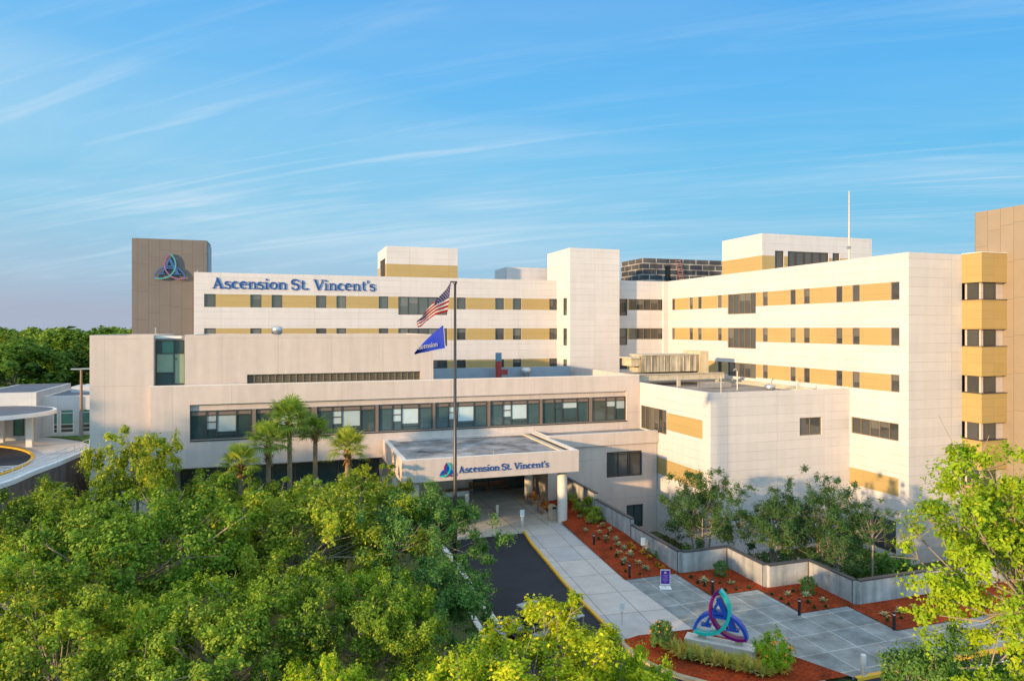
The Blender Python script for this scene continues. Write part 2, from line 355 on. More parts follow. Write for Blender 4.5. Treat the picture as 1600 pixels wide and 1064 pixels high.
CP=curb_pts(); ISL=[(16.9,32.6),(16.8,31.2),(17.1,29.9),(17.7,28.7),(18.7,27.4),(20.2,26.4),(22.0,25.9),(23.9,25.8)]
g=MB()   # driveway + street in front of the plaza
g.poly([(x,y,0.0) for x,y in [(11.0,20)]+[(60,20),(60,25.6),(23.9,25.6)]+[(x-.0,y) for x,y in reversed(ISL[:-1])]+[(x,y) for x,y in reversed(CP)]+[(11.4,52.6),(11.5,45),(11.0,38)]],asphalt)
g.poly([(-40,8,0),(60,8,0),(60,20,0),(11,20,0),(-40,20,0)],asphalt)
struct(g,'driveway')
g=MB()   # sidewalk (raised) beside the drive
z=.13
sw=[p for p in CP]+[(18.0,32.9),(21.2,32.6),(21.2,40.4),(21.6,44),(22.3,53.7)]
g.poly([(x,y,z) for x,y in reversed(sw)],walkm)
for a,b in zip(CP[:-1],CP[1:]): g.poly([(a[0],a[1],0),(b[0],b[1],0),(b[0],b[1],z),(a[0],a[1],z)],walkm)
struct(g,'sidewalk')
g=MB()
g.poly([(x,y,.13) for x,y in [(21.2,32.6),(24.2,28.4),(25.4,25.8),(31,25.8),(34,25.8),(60,25.8),(60,29),(31.6,29),(31.6,32.5),(28.3,32.5),(28.3,36.3),(24.9,36.3),(24.9,40.4),(21.2,40.4)]],plazam)
g.poly([(25.4,25.8,0),(60,25.8,0),(60,25.8,.13),(25.4,25.8,.13)],plazam)
struct(g,'plaza')
g=MB(); g.poly([(x,y,.12) for x,y in [(8,52.7),(18.5,52.7),(22.3,53.4),(25.2,55.5),(25.2,68),(-6,68),(-6,60),(8,60)]],apronm)
g.box(8,18.4,52.6,52.72,0,.12,apronm); struct(g,'entrance_apron')
def strip(pts,w,z0,z1,m,g):
    pts=[np.array(p,float) for p in pts]; L=len(pts); A=[];B=[]
    for i,p in enumerate(pts):
        d=pts[min(i+1,L-1)]-pts[max(i-1,0)]; d/=np.linalg.norm(d); n=np.array([-d[1],d[0]]); A.append(p-n*w/2); B.append(p+n*w/2)
    for i in range(L-1):
        a,b,c,d=A[i],A[i+1],B[i+1],B[i]
        g.poly([(*a,z1),(*b,z1),(*c,z1),(*d,z1)],m); g.poly([(*a,z0),(*b,z0),(*b,z1),(*a,z1)],m); g.poly([(*c,z0),(*d,z0),(*d,z1),(*c,z1)],m)
g=MB(); strip([(x+.02,y) for x,y in CP[:-1]],.18,0,.145,yellow,g); struct(g,'yellow_kerb')
g=MB(); strip(ISL,.3,0,.16,mat('kerb_concrete',(.45,.36,.22),.8,noise=.3,nscale=2),g); strip([(25.5,25.7),(60,25.7)],.22,0,.15,yellow,g); struct(g,'island_kerb')
g=MB(); strip([(11.25,33),(11.3,38),(11.5,45),(11.4,52)],.35,0,.14,whitep,g); strip([(10.2,33),(10.3,38),(10.5,45)],.3,0,.10,whitep,g); struct(g,'far_kerb')
g=MB()
for k in range(5):
    y=24.8-k*1.1; g.poly([(31,y,.006),(37,y,.006),(37,y+.14,.006),(31,y+.14,.006)],whitep)
for k in range(4):
    x=31+k*1.5; g.poly([(x,20.4,.012),(x+.14,20.4,.012),(x+.14,25,.012),(x,25,.012)],whitep)
struct(g,'road_marking')
# mulch beds: gently mounded grids
def bed(name,poly,zb,mound=0,label=None):
    g=MB(); xs=[p[0] for p in poly]; ys=[p[1] for p in poly]
    g.poly([(x,y,zb) for x,y in poly],mulch); return struct(g,name)
def gridbed(name,x0,x1,y0,y1,fz,n=24,slant=0):
    g=MB(); rnd=random.Random(5); P=[[None]*(n+1) for _ in range(n+1)]
    for i in range(n+1):
        for j in range(n+1):
            y=y0+(y1-y0)*j/n; xa=x0+slant*(y-y0); x=xa+(x1-xa)*i/n
            P[i][j]=(x,y,fz(x,y)+rnd.uniform(-.015,.015))
    for i in range(n):
        for j in range(n): g.poly([P[i][j],P[i+1][j],P[i+1][j+1],P[i][j+1]],mulch)
    return struct(g,name)
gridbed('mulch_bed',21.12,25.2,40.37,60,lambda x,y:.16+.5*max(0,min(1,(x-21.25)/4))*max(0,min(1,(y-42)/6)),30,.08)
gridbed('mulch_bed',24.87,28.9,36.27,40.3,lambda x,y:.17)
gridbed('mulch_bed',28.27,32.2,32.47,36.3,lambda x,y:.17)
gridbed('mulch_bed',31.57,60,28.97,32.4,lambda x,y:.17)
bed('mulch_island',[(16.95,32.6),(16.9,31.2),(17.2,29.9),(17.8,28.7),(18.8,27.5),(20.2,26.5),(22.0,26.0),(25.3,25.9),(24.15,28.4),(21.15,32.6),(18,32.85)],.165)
# terrace to the left of the hospital (upper level)
TZ=5.4
TC=[(-16.0,90),(-16.2,75),(-16.5,70.9),(-17.3,64.5),(-18,61),(-18.3,58),(-19.2,54.5),(-22,51.5),(-28,50.2),(-60,50)]
g=MB(); g.poly([(x,y,TZ) for x,y in TC]+[(-400,50,TZ),(-400,700,TZ),(-8,700,TZ),(-8,90,TZ)],grassm); struct(g,'terrace_ground')
g=MB()
wk=[(-16.6,74),(-16.7,70.9),(-17.5,64.5),(-18.2,61),(-18.5,58),(-19.4,54.6),(-22.1,51.8),(-28,50.5),(-60,50.3),(-60,81.9),(-23.3,81.9),(-21.5,80.5),(-18.8,77.5)]
g.poly([(x,y,TZ+.03) for x,y in reversed(wk)],mat('pale_paving',(.50,.50,.50),.8,noise=.15,nscale=1)); struct(g,'terrace_walk')
g=MB(); cx,cy,rr=-34.2,65.2,14.4
g.poly([(cx+rr*math.cos(a),cy+rr*math.sin(a),TZ+.036) for a in np.linspace(0,2*math.pi,49)[:-1]],asphalt); struct(g,'terrace_drive')
g=MB(); strip([(cx+rr*math.cos(a),cy+rr*math.sin(a)) for a in np.linspace(R(-35),R(60),30)],.24,TZ+.02,TZ+.16,yellow,g); struct(g,'terrace_kerb')
g=MB()
for k in range(7):
    x0=-32; y=61.6+k*.62; x1=cx+math.sqrt(rr**2-(y-cy)**2)-.5
    g.poly([(x0,y-.5,TZ+.044),(x1,y,TZ+.044),(x1,y+.26,TZ+.044),(x0,y-.24,TZ+.044)],whitep)
struct(g,'crosswalk')
g=MB(); g.poly([(-16.6,77,TZ+.05),(-16.6,81.9,TZ+.05),(-22.8,81.9,TZ+.05),(-21,80.6,TZ+.05),(-19.2,78.9,TZ+.05),(-17.6,75.5,TZ+.05)],lawnm); struct(g,'lawn')
def wall_along(pts,z0,z1,th,m,g,cap=None,capz=.08):
    pts=[np.array(p,float) for p in pts]
    strip(pts,th,z0,z1,m,g)
    a,b=pts[0],pts[-1]
    for p,q in ((a,pts[1]),(b,pts[-2])):
        d=(q-p)/np.linalg.norm(q-p); n=np.array([-d[1],d[0]])*th/2
        g.poly([(*(p-n),z0),(*(p+n),z0),(*(p+n),z1),(*(p-n),z1)],m)
brownw=mat('brown_wall',(.20,.16,.135),.9,noise=.3,nscale=1.5,stain=.35)
rw=empty('retaining_wall',(-17.5,62,0),'curved brown retaining wall with white railing below the upper drive','retaining wall')
g=MB(); wall_along([(x,y) for x,y in TC],-.05,TZ+.02,.3,brownw,g); g.build('wall',rw)
g=MB(); strip([(x,y) for x,y in TC],.4,TZ+.025,TZ+.35,whitep,g); g.build('coping',rw)
g=MB(); L3=[(x,y) for x,y in TC]
for zz_ in (TZ+.75,TZ+1.15): g.tube([(x,y,zz_) for x,y in L3],.035,whitep,6)
for (a,b) in zip(L3[:-1],L3[1:]):
    n=max(1,int(math.dist(a,b)/1.5))
    for k in range(n):
        t=k/n; x=a[0]+(b[0]-a[0])*t; y=a[1]+(b[1]-a[1])*t; g.tube([(x,y,TZ+.3),(x,y,TZ+1.15)],.03,whitep,5)
g.build('railing',rw)
# ---------------------------------------------------------------- building kit
def plane_pt(pl,c,a,z,d=0):   # d = depth behind the face
    return (a,c+d,z) if pl=='Y' else (c+d,a,z)
def skin(g,pl,c,a0,a1,z0,z1,m,openings=(),bands=(),reveal=.2,rm=None):
    As={a0,a1}; Zs={z0,z1}
    for o in list(openings)+list(bands):
        As.update((o[0],o[1])); Zs.update((o[2],o[3]))
    As=sorted(a for a in As if a0-1e-6<=a<=a1+1e-6); Zs=sorted(z for z in Zs if z0-1e-6<=z<=z1+1e-6)
    for i in range(len(As)-1):
        for j in range(len(Zs)-1):
            ca=(As[i]+As[i+1])/2; cz=(Zs[j]+Zs[j+1])/2
            if As[i+1]-As[i]<1e-5 or Zs[j+1]-Zs[j]<1e-5: continue
            if any(o[0]<ca<o[1] and o[2]<cz<o[3] for o in openings): continue
            mm=m
            for b in bands:
                if b[0]<ca<b[1] and b[2]<cz<b[3]: mm=b[4]
            g.poly([plane_pt(pl,c,As[i],Zs[j]),plane_pt(pl,c,As[i+1],Zs[j]),plane_pt(pl,c,As[i+1],Zs[j+1]),plane_pt(pl,c,As[i],Zs[j+1])],mm)
    for o in openings:
        A0,A1,Z0,Z1=o[:4]; q=rm or m
        for (p1,p2) in (((A0,Z0),(A1,Z0)),((A1,Z0),(A1,Z1)),((A1,Z1),(A0,Z1)),((A0,Z1),(A0,Z0))):
            g.poly([plane_pt(pl,c,*p1),plane_pt(pl,c,*p2),plane_pt(pl,c,*p2,reveal),plane_pt(pl,c,*p1,reveal)],q)
def bar(g,pl,c,a0,a1,z0,z1,d0,d1,m):
    if pl=='Y': g.box(a0,a1,c+d0,c+d1,z0,z1,m)
    else: g.box(c+d0,c+d1,a0,a1,z0,z1,m)
def window(parent,pl,c,o,nv=1,fm=None,gm=None,fw=.07,trans=(),depth=.2,glassmap=None,name='window'):
    """frame (part) with pane (sub-part). nv = list of relative mullion positions or a count of lights."""
    a0,a1,z0,z1=o[:4]; fm=fm or framed; gm=gm or gl_dark
    f=MB(); D0,D1=depth-.1,depth
    bar(f,pl,c,a0,a1,z0,z0+fw,D0,D1,fm); bar(f,pl,c,a0,a1,z1-fw,z1,D0,D1,fm)
    bar(f,pl,c,a0,a0+fw,z0+fw,z1-fw,D0,D1,fm); bar(f,pl,c,a1-fw,a1,z0+fw,z1-fw,D0,D1,fm)
    cuts=[k/nv for k in range(1,nv)] if isinstance(nv,int) else list(nv)
    for q in cuts:
        x=a0+(a1-a0)*q; bar(f,pl,c,x-fw/2,x+fw/2,z0+fw,z1-fw,D0+.005,D1,fm)
    for (q0,q1,h,m2) in trans:   # transoms between relative positions at relative height
        zc=z0+(z1-z0)*h; bar(f,pl,c,a0+(a1-a0)*q0,a0+(a1-a0)*q1,zc-fw*.4,zc+fw*.4,D0+.01,D1,fm)
    fo=f.build(name,parent)
    p=MB(); edges=[0]+cuts+[1]
    if gm is gl_dark and not glassmap:
        glassmap=[]
        for e0,e1 in zip(edges[:-1],edges[1:]):
            q=WR.random(); h=1 if q<.55 else (0 if q>.92 else WR.choice((.35,.5,.65)))
            if h>0: glassmap.append((e0,e1,0,h,gl_dark))
            if h<1: glassmap.append((e0,e1,h,1,gl_blind))
    pans=glassmap or [(0,1,0,1,gm)]
    for (u0,u1,w0,w1,mm) in pans:
        A0,A1=a0+.01+(a1-a0-.02)*u0,a0+.01+(a1-a0-.02)*u1; Z0,Z1=z0+.01+(z1-z0-.02)*w0,z0+.01+(z1-z0-.02)*w1
        p.poly([plane_pt(pl,c,A0,Z0,D1-.03),plane_pt(pl,c,A1,Z0,D1-.03),plane_pt(pl,c,A1,Z1,D1-.03),plane_pt(pl,c,A0,Z1,D1-.03)],mm)
    po=p.build('pane',parent,org=parent_loc(parent)); po.parent=fo
    return fo
def shellrest(g,x0,x1,y0,y1,z0,z1,m,skip='',cap=True,th=.35,drop=.7,im=None):
    """side/back faces, coping and inner parapet (front and left skins come from skin())"""
    im=im or m
    if 'r' not in skip: g.poly([(x1,y0,z0),(x1,y1,z0),(x1,y1,z1),(x1,y0,z1)],m)
    if 'k' not in skip: g.poly([(x1,y1,z0),(x0,y1,z0),(x0,y1,z1),(x1,y1,z1)],m)
    if 'f' not in skip: g.poly([(x0,y0,z0),(x1,y0,z0),(x1,y0,z1),(x0,y0,z1)],m)
    if 'l' not in skip: g.poly([(x0,y1,z0),(x0,y0,z0),(x0,y0,z1),(x0,y1,z1)],m)
    # parapet top ring and inner faces
    i0,i1,j0,j1=x0+th,x1-th,y0+th,y1-th
    for q in ([(x0,y0),(x1,y0),(i1,j0),(i0,j0)],[(x1,y0),(x1,y1),(i1,j1),(i1,j0)],[(x1,y1),(x0,y1),(i0,j1),(i1,j1)],[(x0,y1),(x0,y0),(i0,j0),(i0,j1)]):
        g.poly([(a,b,z1) for a,b in q],coping)
    for p,q in (((i0,j0),(i1,j0)),((i1,j0),(i1,j1)),((i1,j1),(i0,j1)),((i0,j1),(i0,j0))):
        g.poly([(*p,z1),(*q,z1),(*q,z1-drop),(*p,z1-drop)],im)
def roofquad(parent,x0,x1,y0,y1,z,m=None,th=.35,name='roof'):
    g=MB(); g.poly([(x0+th,y0+th,z),(x1-th,y0+th,z),(x1-th,y1-th,z),(x0+th,y1-th,z)],m or roofm); return g.build(name,parent)
WR=random.Random(12)
ROWS=[(18.95,20.45),(15.0,16.5),(11.0,12.45)]   # sill, head of the upper floors
RT_=22.93
# ---- logo tower (left)
lt=empty('tower',(-12,90,0),'windowless grey brown boarded tower bearing the knot logo at far left','tower')
x0,x1=XonY(206,88),XonY(323.5,88); zt=26.75
g=MB(); skin(g,'Y',88,x0,x1,0,zt,taupe); shellrest(g,x0,x1,88,92.3,0,zt,taupe,'f'); g.build('wall',lt); roofquad(lt,x0,x1,88,92.3,zt-.6)
g=MB(); g.box(x1,x1+.12,88.3,92.0,RT_,zt-.4,flash); g.build('side_glazing',lt)
# ---- left upper wing
YB=86.5; xb0,xb1=XonY(303,YB),35.03
wb=empty('hospital_wing',(14,YB,0),'long white left wing with tan window bands and blue lettering along its top','building')
op=[]; wins=[(319,337,1),(391.2,408.5,1),(424.5,441,1),(494,510,1),(525.8,541,1),(592,607,1),(622.5,699,5),(714,728,1),(774,787.7,1),(801.5,814.7,1),(858.5,871.4,2)]
for ri,(s,h) in enumerate(ROWS):
    for a,b,n in wins:
        A,B=XonY(a,YB),XonY(b,YB); op.append((A,B,(s-.75 if n==5 and ri<2 else s),h,n))
for zz_ in (7.3,3.2):
    for a,b,n in wins[::2]: op.append((XonY(a,YB),XonY(b,YB),zz_-.3,zz_+1.2,n))
bands=[(XonY(319,YB),xb1,s,h,tan) for s,h in ROWS]
g=MB(); skin(g,'Y',YB,xb0,xb1,0,RT_,white,op,bands); shellrest(g,xb0,xb1,YB,104,0,RT_,white,'f'); g.build('wall',wb)
for o in op: window(wb,'Y',YB,o,o[4])
roofquad(wb,xb0,xb1,YB,104,RT_-.65)
def penthouse(parent,x0,x1,y0,y1,zt,zb,band,opX=(),opY=(),name='penthouse'):
    g=MB(); bt=[(x0,x1,zb,band,tan)] if band else []; bl=[(y0,y1,zb,band,tan)] if band else []
    skin(g,'Y',y0,x0,x1,zb,zt,white,opY,bt,.3); skin(g,'X',x0,y0,y1,zb,zt,white,opX,bl,.3)
    shellrest(g,x0,x1,y0,y1,zb,zt,white,'fl',drop=.4); o=g.build(name,parent)
    r=MB(); r.poly([(x0+.3,y0+.3,zt-.3),(x1-.3,y0+.3,zt-.3),(x1-.3,y1-.3,zt-.3),(x0+.3,y1-.3,zt-.3)],roofm); rr_=r.build('roof',parent); rr_.parent=o
    for pl,c,ops in (('Y',y0,opY),('X',x0,opX)):
        for q in ops:
            l=MB(); bar(l,pl,c,q[0],q[1],q[2],q[3],.18,.26,gl_louv); n=max(1,int((q[1]-q[0])/1.1))
            for k in range(n+1):
                a=q[0]+(q[1]-q[0])*k/n; bar(l,pl,c,max(q[0],a-.06),min(q[1],a+.06),q[2],q[3],.1,.178,framed)
            lo=l.build('louvre',parent); lo.parent=o
    return o
x0,x1=XonY(604,90),XonY(715,90)
penthouse(wb,x0,x1,90,YonX(590,x0) if False else 98.8,27.15,RT_-.6,24.85,opX=[(91.2,96.5,22.6,25.7)])
x0=XonY(792,95); penthouse(wb,x0,38,95,101,25.35,RT_-.6,None)
# ---- stair tower
st=empty('stair_tower',(38.5,82,0),'tall plain white lift tower standing proud between the two wings','tower')
x0,x1=35.03,42.1
g=MB(); wn=[(83.0,84.3,s-.75,h) for s,h in ROWS]
skin(g,'Y',82,x0,x1,-0,26.85,white); skin(g,'X',x0,82,90,0,26.85,white,wn); shellrest(g,x0,x1,82,90,0,26.85,white,'fl'); g.build('wall',st)
roofquad(st,x0,x1,82,90,26.3)
for o in wn: window(st,'X',x0,o,1)
# ---- right wing
XA=50.2; YC=83.6; YF=44.9
wa=empty('hospital_wing',(55,YF,0),'sunlit white right wing with golden window bands running away from the corner','building')
# recess wall between stair tower and wing
g=MB(); op=[]
for ri,(s,h) in enumerate(ROWS):
    op.append((42.15,XonY(980,YC),s-(.75 if ri<2 else 0),h,1)); op.append((XonY(983,YC),XonY(1040,YC),s,h,5))
skin(g,'Y',YC,42.1,XA,0,RT_,white,op,[(XonY(980,YC),XonY(1041,YC),s,h,tan) for s,h in ROWS])
g.poly([(42.1,YC,RT_),(XA,YC,RT_),(XA,YC+.35,RT_),(42.1,YC+.35,RT_)],coping)
g.box(XA-.75,XA-.002,YC-.35,YC-.004,0,RT_-.01,white)
opA=[]
wA=[(1049.8,1054.5,1),(1076.8,1082.4,1),(1090,1096,1),(1121,1127.5,1),(1136.6,1181,5),(1191,1199.4,1),(1234,1243,1),(1255,1265,1),(1305.4,1316,1),(1331,1343,1),(1391,1405.4,1)]
for ri,(s,h) in enumerate(ROWS):
    for a,b,n in wA:
        opA.append((YonX(b,XA),YonX(a,XA),s-(.8 if n==5 and ri<2 else (.15 if n==5 else 0)),h+.05,n))
y4a,y4b=YonX(1404,XA),YonX(1330,XA)
opA.append((y4a,y4b,6.8,8.3,5)); opA.append((YonX(1400,XA),YonX(1346,XA),-3.0,-.15,3))
bandsA=[(YonX(1405.4,XA),YonX(1049.8,XA),s,h+.05,tan) for s,h in ROWS]+[(YonX(1404,XA),YonX(1327.5,XA),2.05,3.6,tan)]
skin(g,'X',XA,YF,YC,CZ-.1,RT_,white,opA,bandsA)
XE=60.5
skin(g,'Y',YF,XA,56.24,CZ-.1,RT_,white)
shellrest(g,XA,XE+8,YF,104,CZ-.1,RT_,white,'fl'); g.build('wall',wa)
g=MB(); g.poly([(XA+.35,YF+.35,RT_-.65),(XE+7.6,YF+.35,RT_-.65),(XE+7.6,103.6,RT_-.65),(XA+.35,103.6,RT_-.65)],roofm); g.poly([(42.1,YC+.3,RT_-.6),(XA+.4,YC+.3,RT_-.6),(XA+.4,100,RT_-.6),(42.1,100,RT_-.6)],roofm); g.build('roof',wa)
for o in op: window(wa,'Y',YC,o,o[4],fm=frameb if o[4]==5 else framed)
for o in opA: window(wa,'X',XA,o,o[4],fm=frameb)
x0=53.0; y0=67.3
penthouse(wa,x0,69.3,y0,75,27.56,RT_-.6,25.0,opY=[(XonY(1211,y0),XonY(1225,y0),22.6,25.6),(XonY(1231,y0),XonY(1295,y0),22.6,25.6),(XonY(1301,y0),XonY(1312,y0),22.6,25.6)])
# black block plant screen on the roof behind
cmu=MATS.get('x')
def cmumat():
    m=bpy.data.materials.new('black_block'); m.use_nodes=True; t=m.node_tree; b=t.nodes['Principled BSDF']; b.inputs['Roughness'].default_value=.7
    tc=N(t,'ShaderNodeTexCoord'); s=N(t,'ShaderNodeSeparateXYZ'); t.links.new(tc.outputs['Object'],s.inputs[0]); c=N(t,'ShaderNodeCombineXYZ')
    t.links.new(M(t,'ADD',s.outputs[0],s.outputs[1]),c.inputs[0]); t.links.new(s.outputs[2],c.inputs[1])
    br=N(t,'ShaderNodeTexBrick'); br.inputs['Color1'].default_value=(.035,.04,.05,1); br.inputs['Color2'].default_value=(.09,.08,.07,1); br.inputs['Mortar'].default_value=(.42,.36,.30,1)
    br.inputs['Scale'].default_value=1; br.inputs['Brick Width'].default_value=2.3; br.inputs['Row Height'].default_value=.85; br.inputs['Mortar Size'].default_value=.075
    t.links.new(c.outputs[0],br.inputs['Vector'])
    n=N(t,'ShaderNodeTexNoise'); n.inputs['Scale'].default_value=.5; n.inputs['Detail'].default_value=5; t.links.new(tc.outputs['Object'],n.inputs['Vector'])
    t.links.new(MIX(t,1,br.outputs[0],RAMP(t,n.outputs[0],[(.35,.35),(.65,1.2)]),'MULTIPLY'),b.inputs['Base Color']); return m
cmu=cmumat()
ps=empty('plant_screen',(58,92,22),'dark blockwork plant enclosure with pale joints on the roof','plant enclosure')
g=MB(); skin(g,'Y',92,51.1,66,RT_-.65,27.0,cmu,[(54.9,56.0,22.4,25.9)],(),.3); skin(g,'X',51.1,92,99,RT_-.65,27.0,cmu); shellrest(g,51.1,66,92,99,RT_-.65,27,cmu,'fl',drop=.5); g.build('wall',ps)
g=MB(); g.box(54.9,56,92.25,92.3,22.4,25.9,blk); g.build('door',ps)
ld=empty('ladder',(57.8,91.8,22.4),'red and pale lattice ladder leaning on the dark rooftop enclosure','ladder')
g=MB()
g.tube([(57.2,91.1,22.3),(56.5,91.8,27.1)],.05,redp,5); g.tube([(58.0,91.1,22.3),(57.3,91.8,27.1)],.05,redp,5); g.build('rail',ld)
g=MB()
for k in range(12):
    t=k/12; g.tube([(57.2-.7*t,91.1+.7*t,22.4+4.7*t),(58.0-.7*t,91.1+.7*t,22.4+4.7*t)],.035,beam,5)
g.build('rung',ld)
ma=empty('mast',(51.5,52.7,22.9),'thin pale mast rising from the roof edge of the right wing','mast')
g=MB(); mx,my=51.4,52.6; g.tube([(mx,my,22.2),(mx,my,29.6)],[.10,.05],mat('pale_mast',(.5,.47,.42),.5),8); g.build('pole',ma)
g=MB(); g.box(mx-.25,mx+.1,my-.12,my+.12,24.1,24.35,steel); g.build('bracket',ma)
# ---- yellow bay at the corner, plus tan tower right
bayx0,bayx1,bayy=56.24,59.2,43.1
bw=empty('bay_tower',(57.7,43,0),'stack of yellow panelled bays with recessed corner windows at the right','tower')
g=MB(); cm=stucco
g.box(bayx0+.35,bayx1-.02,bayy+.35,YF-.002,CZ,RT_-.3,cm); g.build('core',bw)
for k in range(7):
    zt_=RT_-4.0*k; zb_=zt_-2.5
    g=MB(); g.box(bayx0,bayx1-.004,bayy,YF+.0-.003,zb_,zt_,tan)
    o=g.build('spandrel',bw)
    g=MB(); g.box(bayx0-.05,bayx1-.01,bayy-.05,YF-.004,zt_+.002,zt_+.06,darkcap if k else coping); c_=g.build('sill',bw); c_.parent=o
    zw0,zw1=zb_-1.42,zb_-.02
    g=MB(); g.box(bayx0+.29,bayx0+.345,bayy+.5,YF-.25,zw0,zw1,framed); w_=g.build('window',bw)
    q=MB(); q.box(bayx0+.27,bayx0+.287,bayy+.55,YF-.3,zw0+.05,zw1-.05,gl_dark); p_=q.build('pane',bw); p_.parent=w_
    g=MB(); g.box(bayx0+.62,bayx1-.95,bayy+.29,bayy+.345,zw0,zw1,framed); w_=g.build('window',bw)
    q=MB(); q.box(bayx0+.67,bayx1-1.0,bayy+.27,bayy+.287,zw0+.05,zw1-.05,gl_dark); p_=q.build('pane',bw); p_.parent=w_
tt=empty('tower',(64,40,0),'tall sunlit tan boarded tower cut off by the right edge','tower')
g=MB(); skin(g,'X',59.2,30,46,CZ,26.9,tan_board); shellrest(g,59.2,72,30,46,CZ,26.9,tan_board,'l'); g.build('wall',tt); roofquad(tt,59.2,72,30,46,26.4)
# ---- front building (clinic block)
F1=63.8; fx0,fx1=XonY(235,F1),XonY(999,F1)
fb=empty('front_building',(5,F1,0),'pale stucco front block with a long ribbon of windows behind the palms','building')
ztop=11.65; zbot=4.72
units=[(296.5,394),(400,487),(495.5,587),(592,676.5),(681,762.5),(767,844.6),(848.5,922),(926.4,978.7)]
uo=[]
rb=(XonY(296.5,F1),XonY(979.5,F1),7.05,9.5)
g=MB(); skin(g,'Y',F1,fx0,fx1,zbot,ztop,stucco,[(rb[0],rb[1],rb[2],rb[3]+.55)],(),.35)
# inner plane above the ribbon and mullion piers
skin(g,'Y',F1+.33,rb[0],rb[1],rb[3],rb[3]+.55,stucco)
g.poly([(fx0,F1,zbot),(fx1,F1,zbot),(fx1,68,zbot),(fx0,68,zbot)],stucco)
g.poly([(fx0,78.5,zbot),(fx0,F1,zbot),(fx0,F1,ztop),(fx0,78.5,ztop)],stucco)
g.box(fx0,fx1,F1,F1+.3,ztop+.001,ztop+.06,coping); g.box(fx0+.4,fx1,F1+.33,F1+.36,10.3,ztop,stucco)
g.box(fx1-.3,fx1,F1+.3,81,4.7,ztop,stucco,'f')
g.build('wall',fb)
for a,b in units:
    A,B=XonY(a,F1),XonY(b,F1); w=B-A; part=a>920
    cuts=[.255,.42,.74] if not part else [.42,.70]
    gm=[(0,.255,0,.83,gl_teal),(.255,.42,.35,.83,gl_cur),(.255,.42,0,.35,gl_teal),(.42,.74,.25,.83,gl_cur),(.42,.74,0,.25,gl_teal),(.74,1,0,.83,gl_teal),(0,1,.83,1,spandrel)]
    if a in (848.5,): gm[1]=(.255,.42,.35,.83,gl_teal); gm[3]=(.42,.74,.6,.83,gl_cur); gm[4]=(.42,.74,0,.6,gl_teal)
    if part: gm=[(0,.42,0,.83,gl_teal),(.42,.7,.6,.83,gl_cur),(.42,.7,0,.6,gl_teal),(.7,1,.5,.83,gl_cur),(.7,1,0,.5,gl_teal),(0,1,.83,1,spandrel)]
    window(fb,'Y',F1+.1,(A,B,rb[2],rb[3]),cuts,trans=[(0,1,.83,0),(.255,.42,.6,0)]+([(.42,.74,.14,0)] if not part else []),glassmap=gm,depth=.22,fw=.1)
g=MB()
for i in range(len(units)-1): g.box(XonY(units[i][1],F1)+.01,XonY(units[i+1][0],F1)-.01,F1+.12,F1+.3,rb[2],rb[3],spandrel)
g.box(rb[0],rb[1],F1-.04,F1+.34,rb[2]-.12,rb[2]-.003,framed); g.build('mullion_pier',fb)
# ground floor under the overhang
g=MB(); g.box(-10.6,8.8,67.6,67.9,.0,zbot-.02,stucco); g.box(8.8,35,67.5,68,.0,zbot-.02,stucco); g.build('ground_floor_wall',fb)
for k in range(9):
    A=-8.6+k*1.95
    window(fb,'Y',67.35,(A,A+1.85,.1,3.9),1,gm=gl_teal,depth=.2,name='shopfront_window')
window(fb,'Y',67.25,(18.2,24.5,.15,2.9),4,gm=gl_teal,depth=.2,name='entrance_door')
g=MB(); g.poly([(fx0,F1+.3,10.3),(35,F1+.3,10.3),(35,86.4,10.3),(fx0,86.4,10.3)],roofm); g.build('roof',fb)
# upper block
F2=64.62; ux0,ux1=XonY(288.5,F2),XonY(677,F2); uz=15.93
lv=(XonY(386,F2),XonY(657,F2),11.35,12.45)
g=MB(); skin(g,'Y',F2,ux0,ux1,10.2,uz,stucco,[lv],(),.45); shellrest(g,ux0,ux1,F2,78,10.2,uz,stucco,'f',drop=.35); ub=g.build('upper_block',fb)
g=MB(); g.poly([(ux0+.35,F2+.35,uz-.35),(ux1-.35,F2+.35,uz-.35),(ux1-.35,77.6,uz-.35),(ux0+.35,77.6,uz-.35)],roofm); r_=g.build('roof',fb); r_.parent=ub
g=MB(); g.box(lv[0],lv[1],F2+.35,F2+.44,lv[2]+.25,lv[3],gl_louv); g.box(lv[0],lv[1],F2+.3,F2+.45,lv[2],lv[2]+.25,stucco)
n=26
for k in range(n+1):
    a=lv[0]+(lv[1]-lv[0])*k/n; g.box(max(lv[0],a-.05),min(lv[1],a+.05),F2+.25,F2+.349,lv[2]+.25,lv[3],frameb)
for k in range(6):
    zz_=lv[2]+.3+k*.14; g.box(lv[0],lv[1],F2+.29,F2+.345,zz_,zz_+.05,frameb)
l_=g.build('louvre',fb); l_.parent=ub
# left block
lx0,lx1=XonY(140,64.3),XonY(240,64.3)
g=MB(); skin(g,'Y',64.3,lx0,lx1,-.05,uz,stucco); shellrest(g,lx0,lx1,64.3,76,-.05,uz,stucco,'f',drop=.35); lb=g.build('end_block',fb)
g=MB(); g.poly([(lx0+.35,64.65,uz-.35),(lx1-.35,64.65,uz-.35),(lx1-.35,75.6,uz-.35),(lx0+.35,75.6,uz-.35)],roofm); r_=g.build('roof',fb); r_.parent=lb
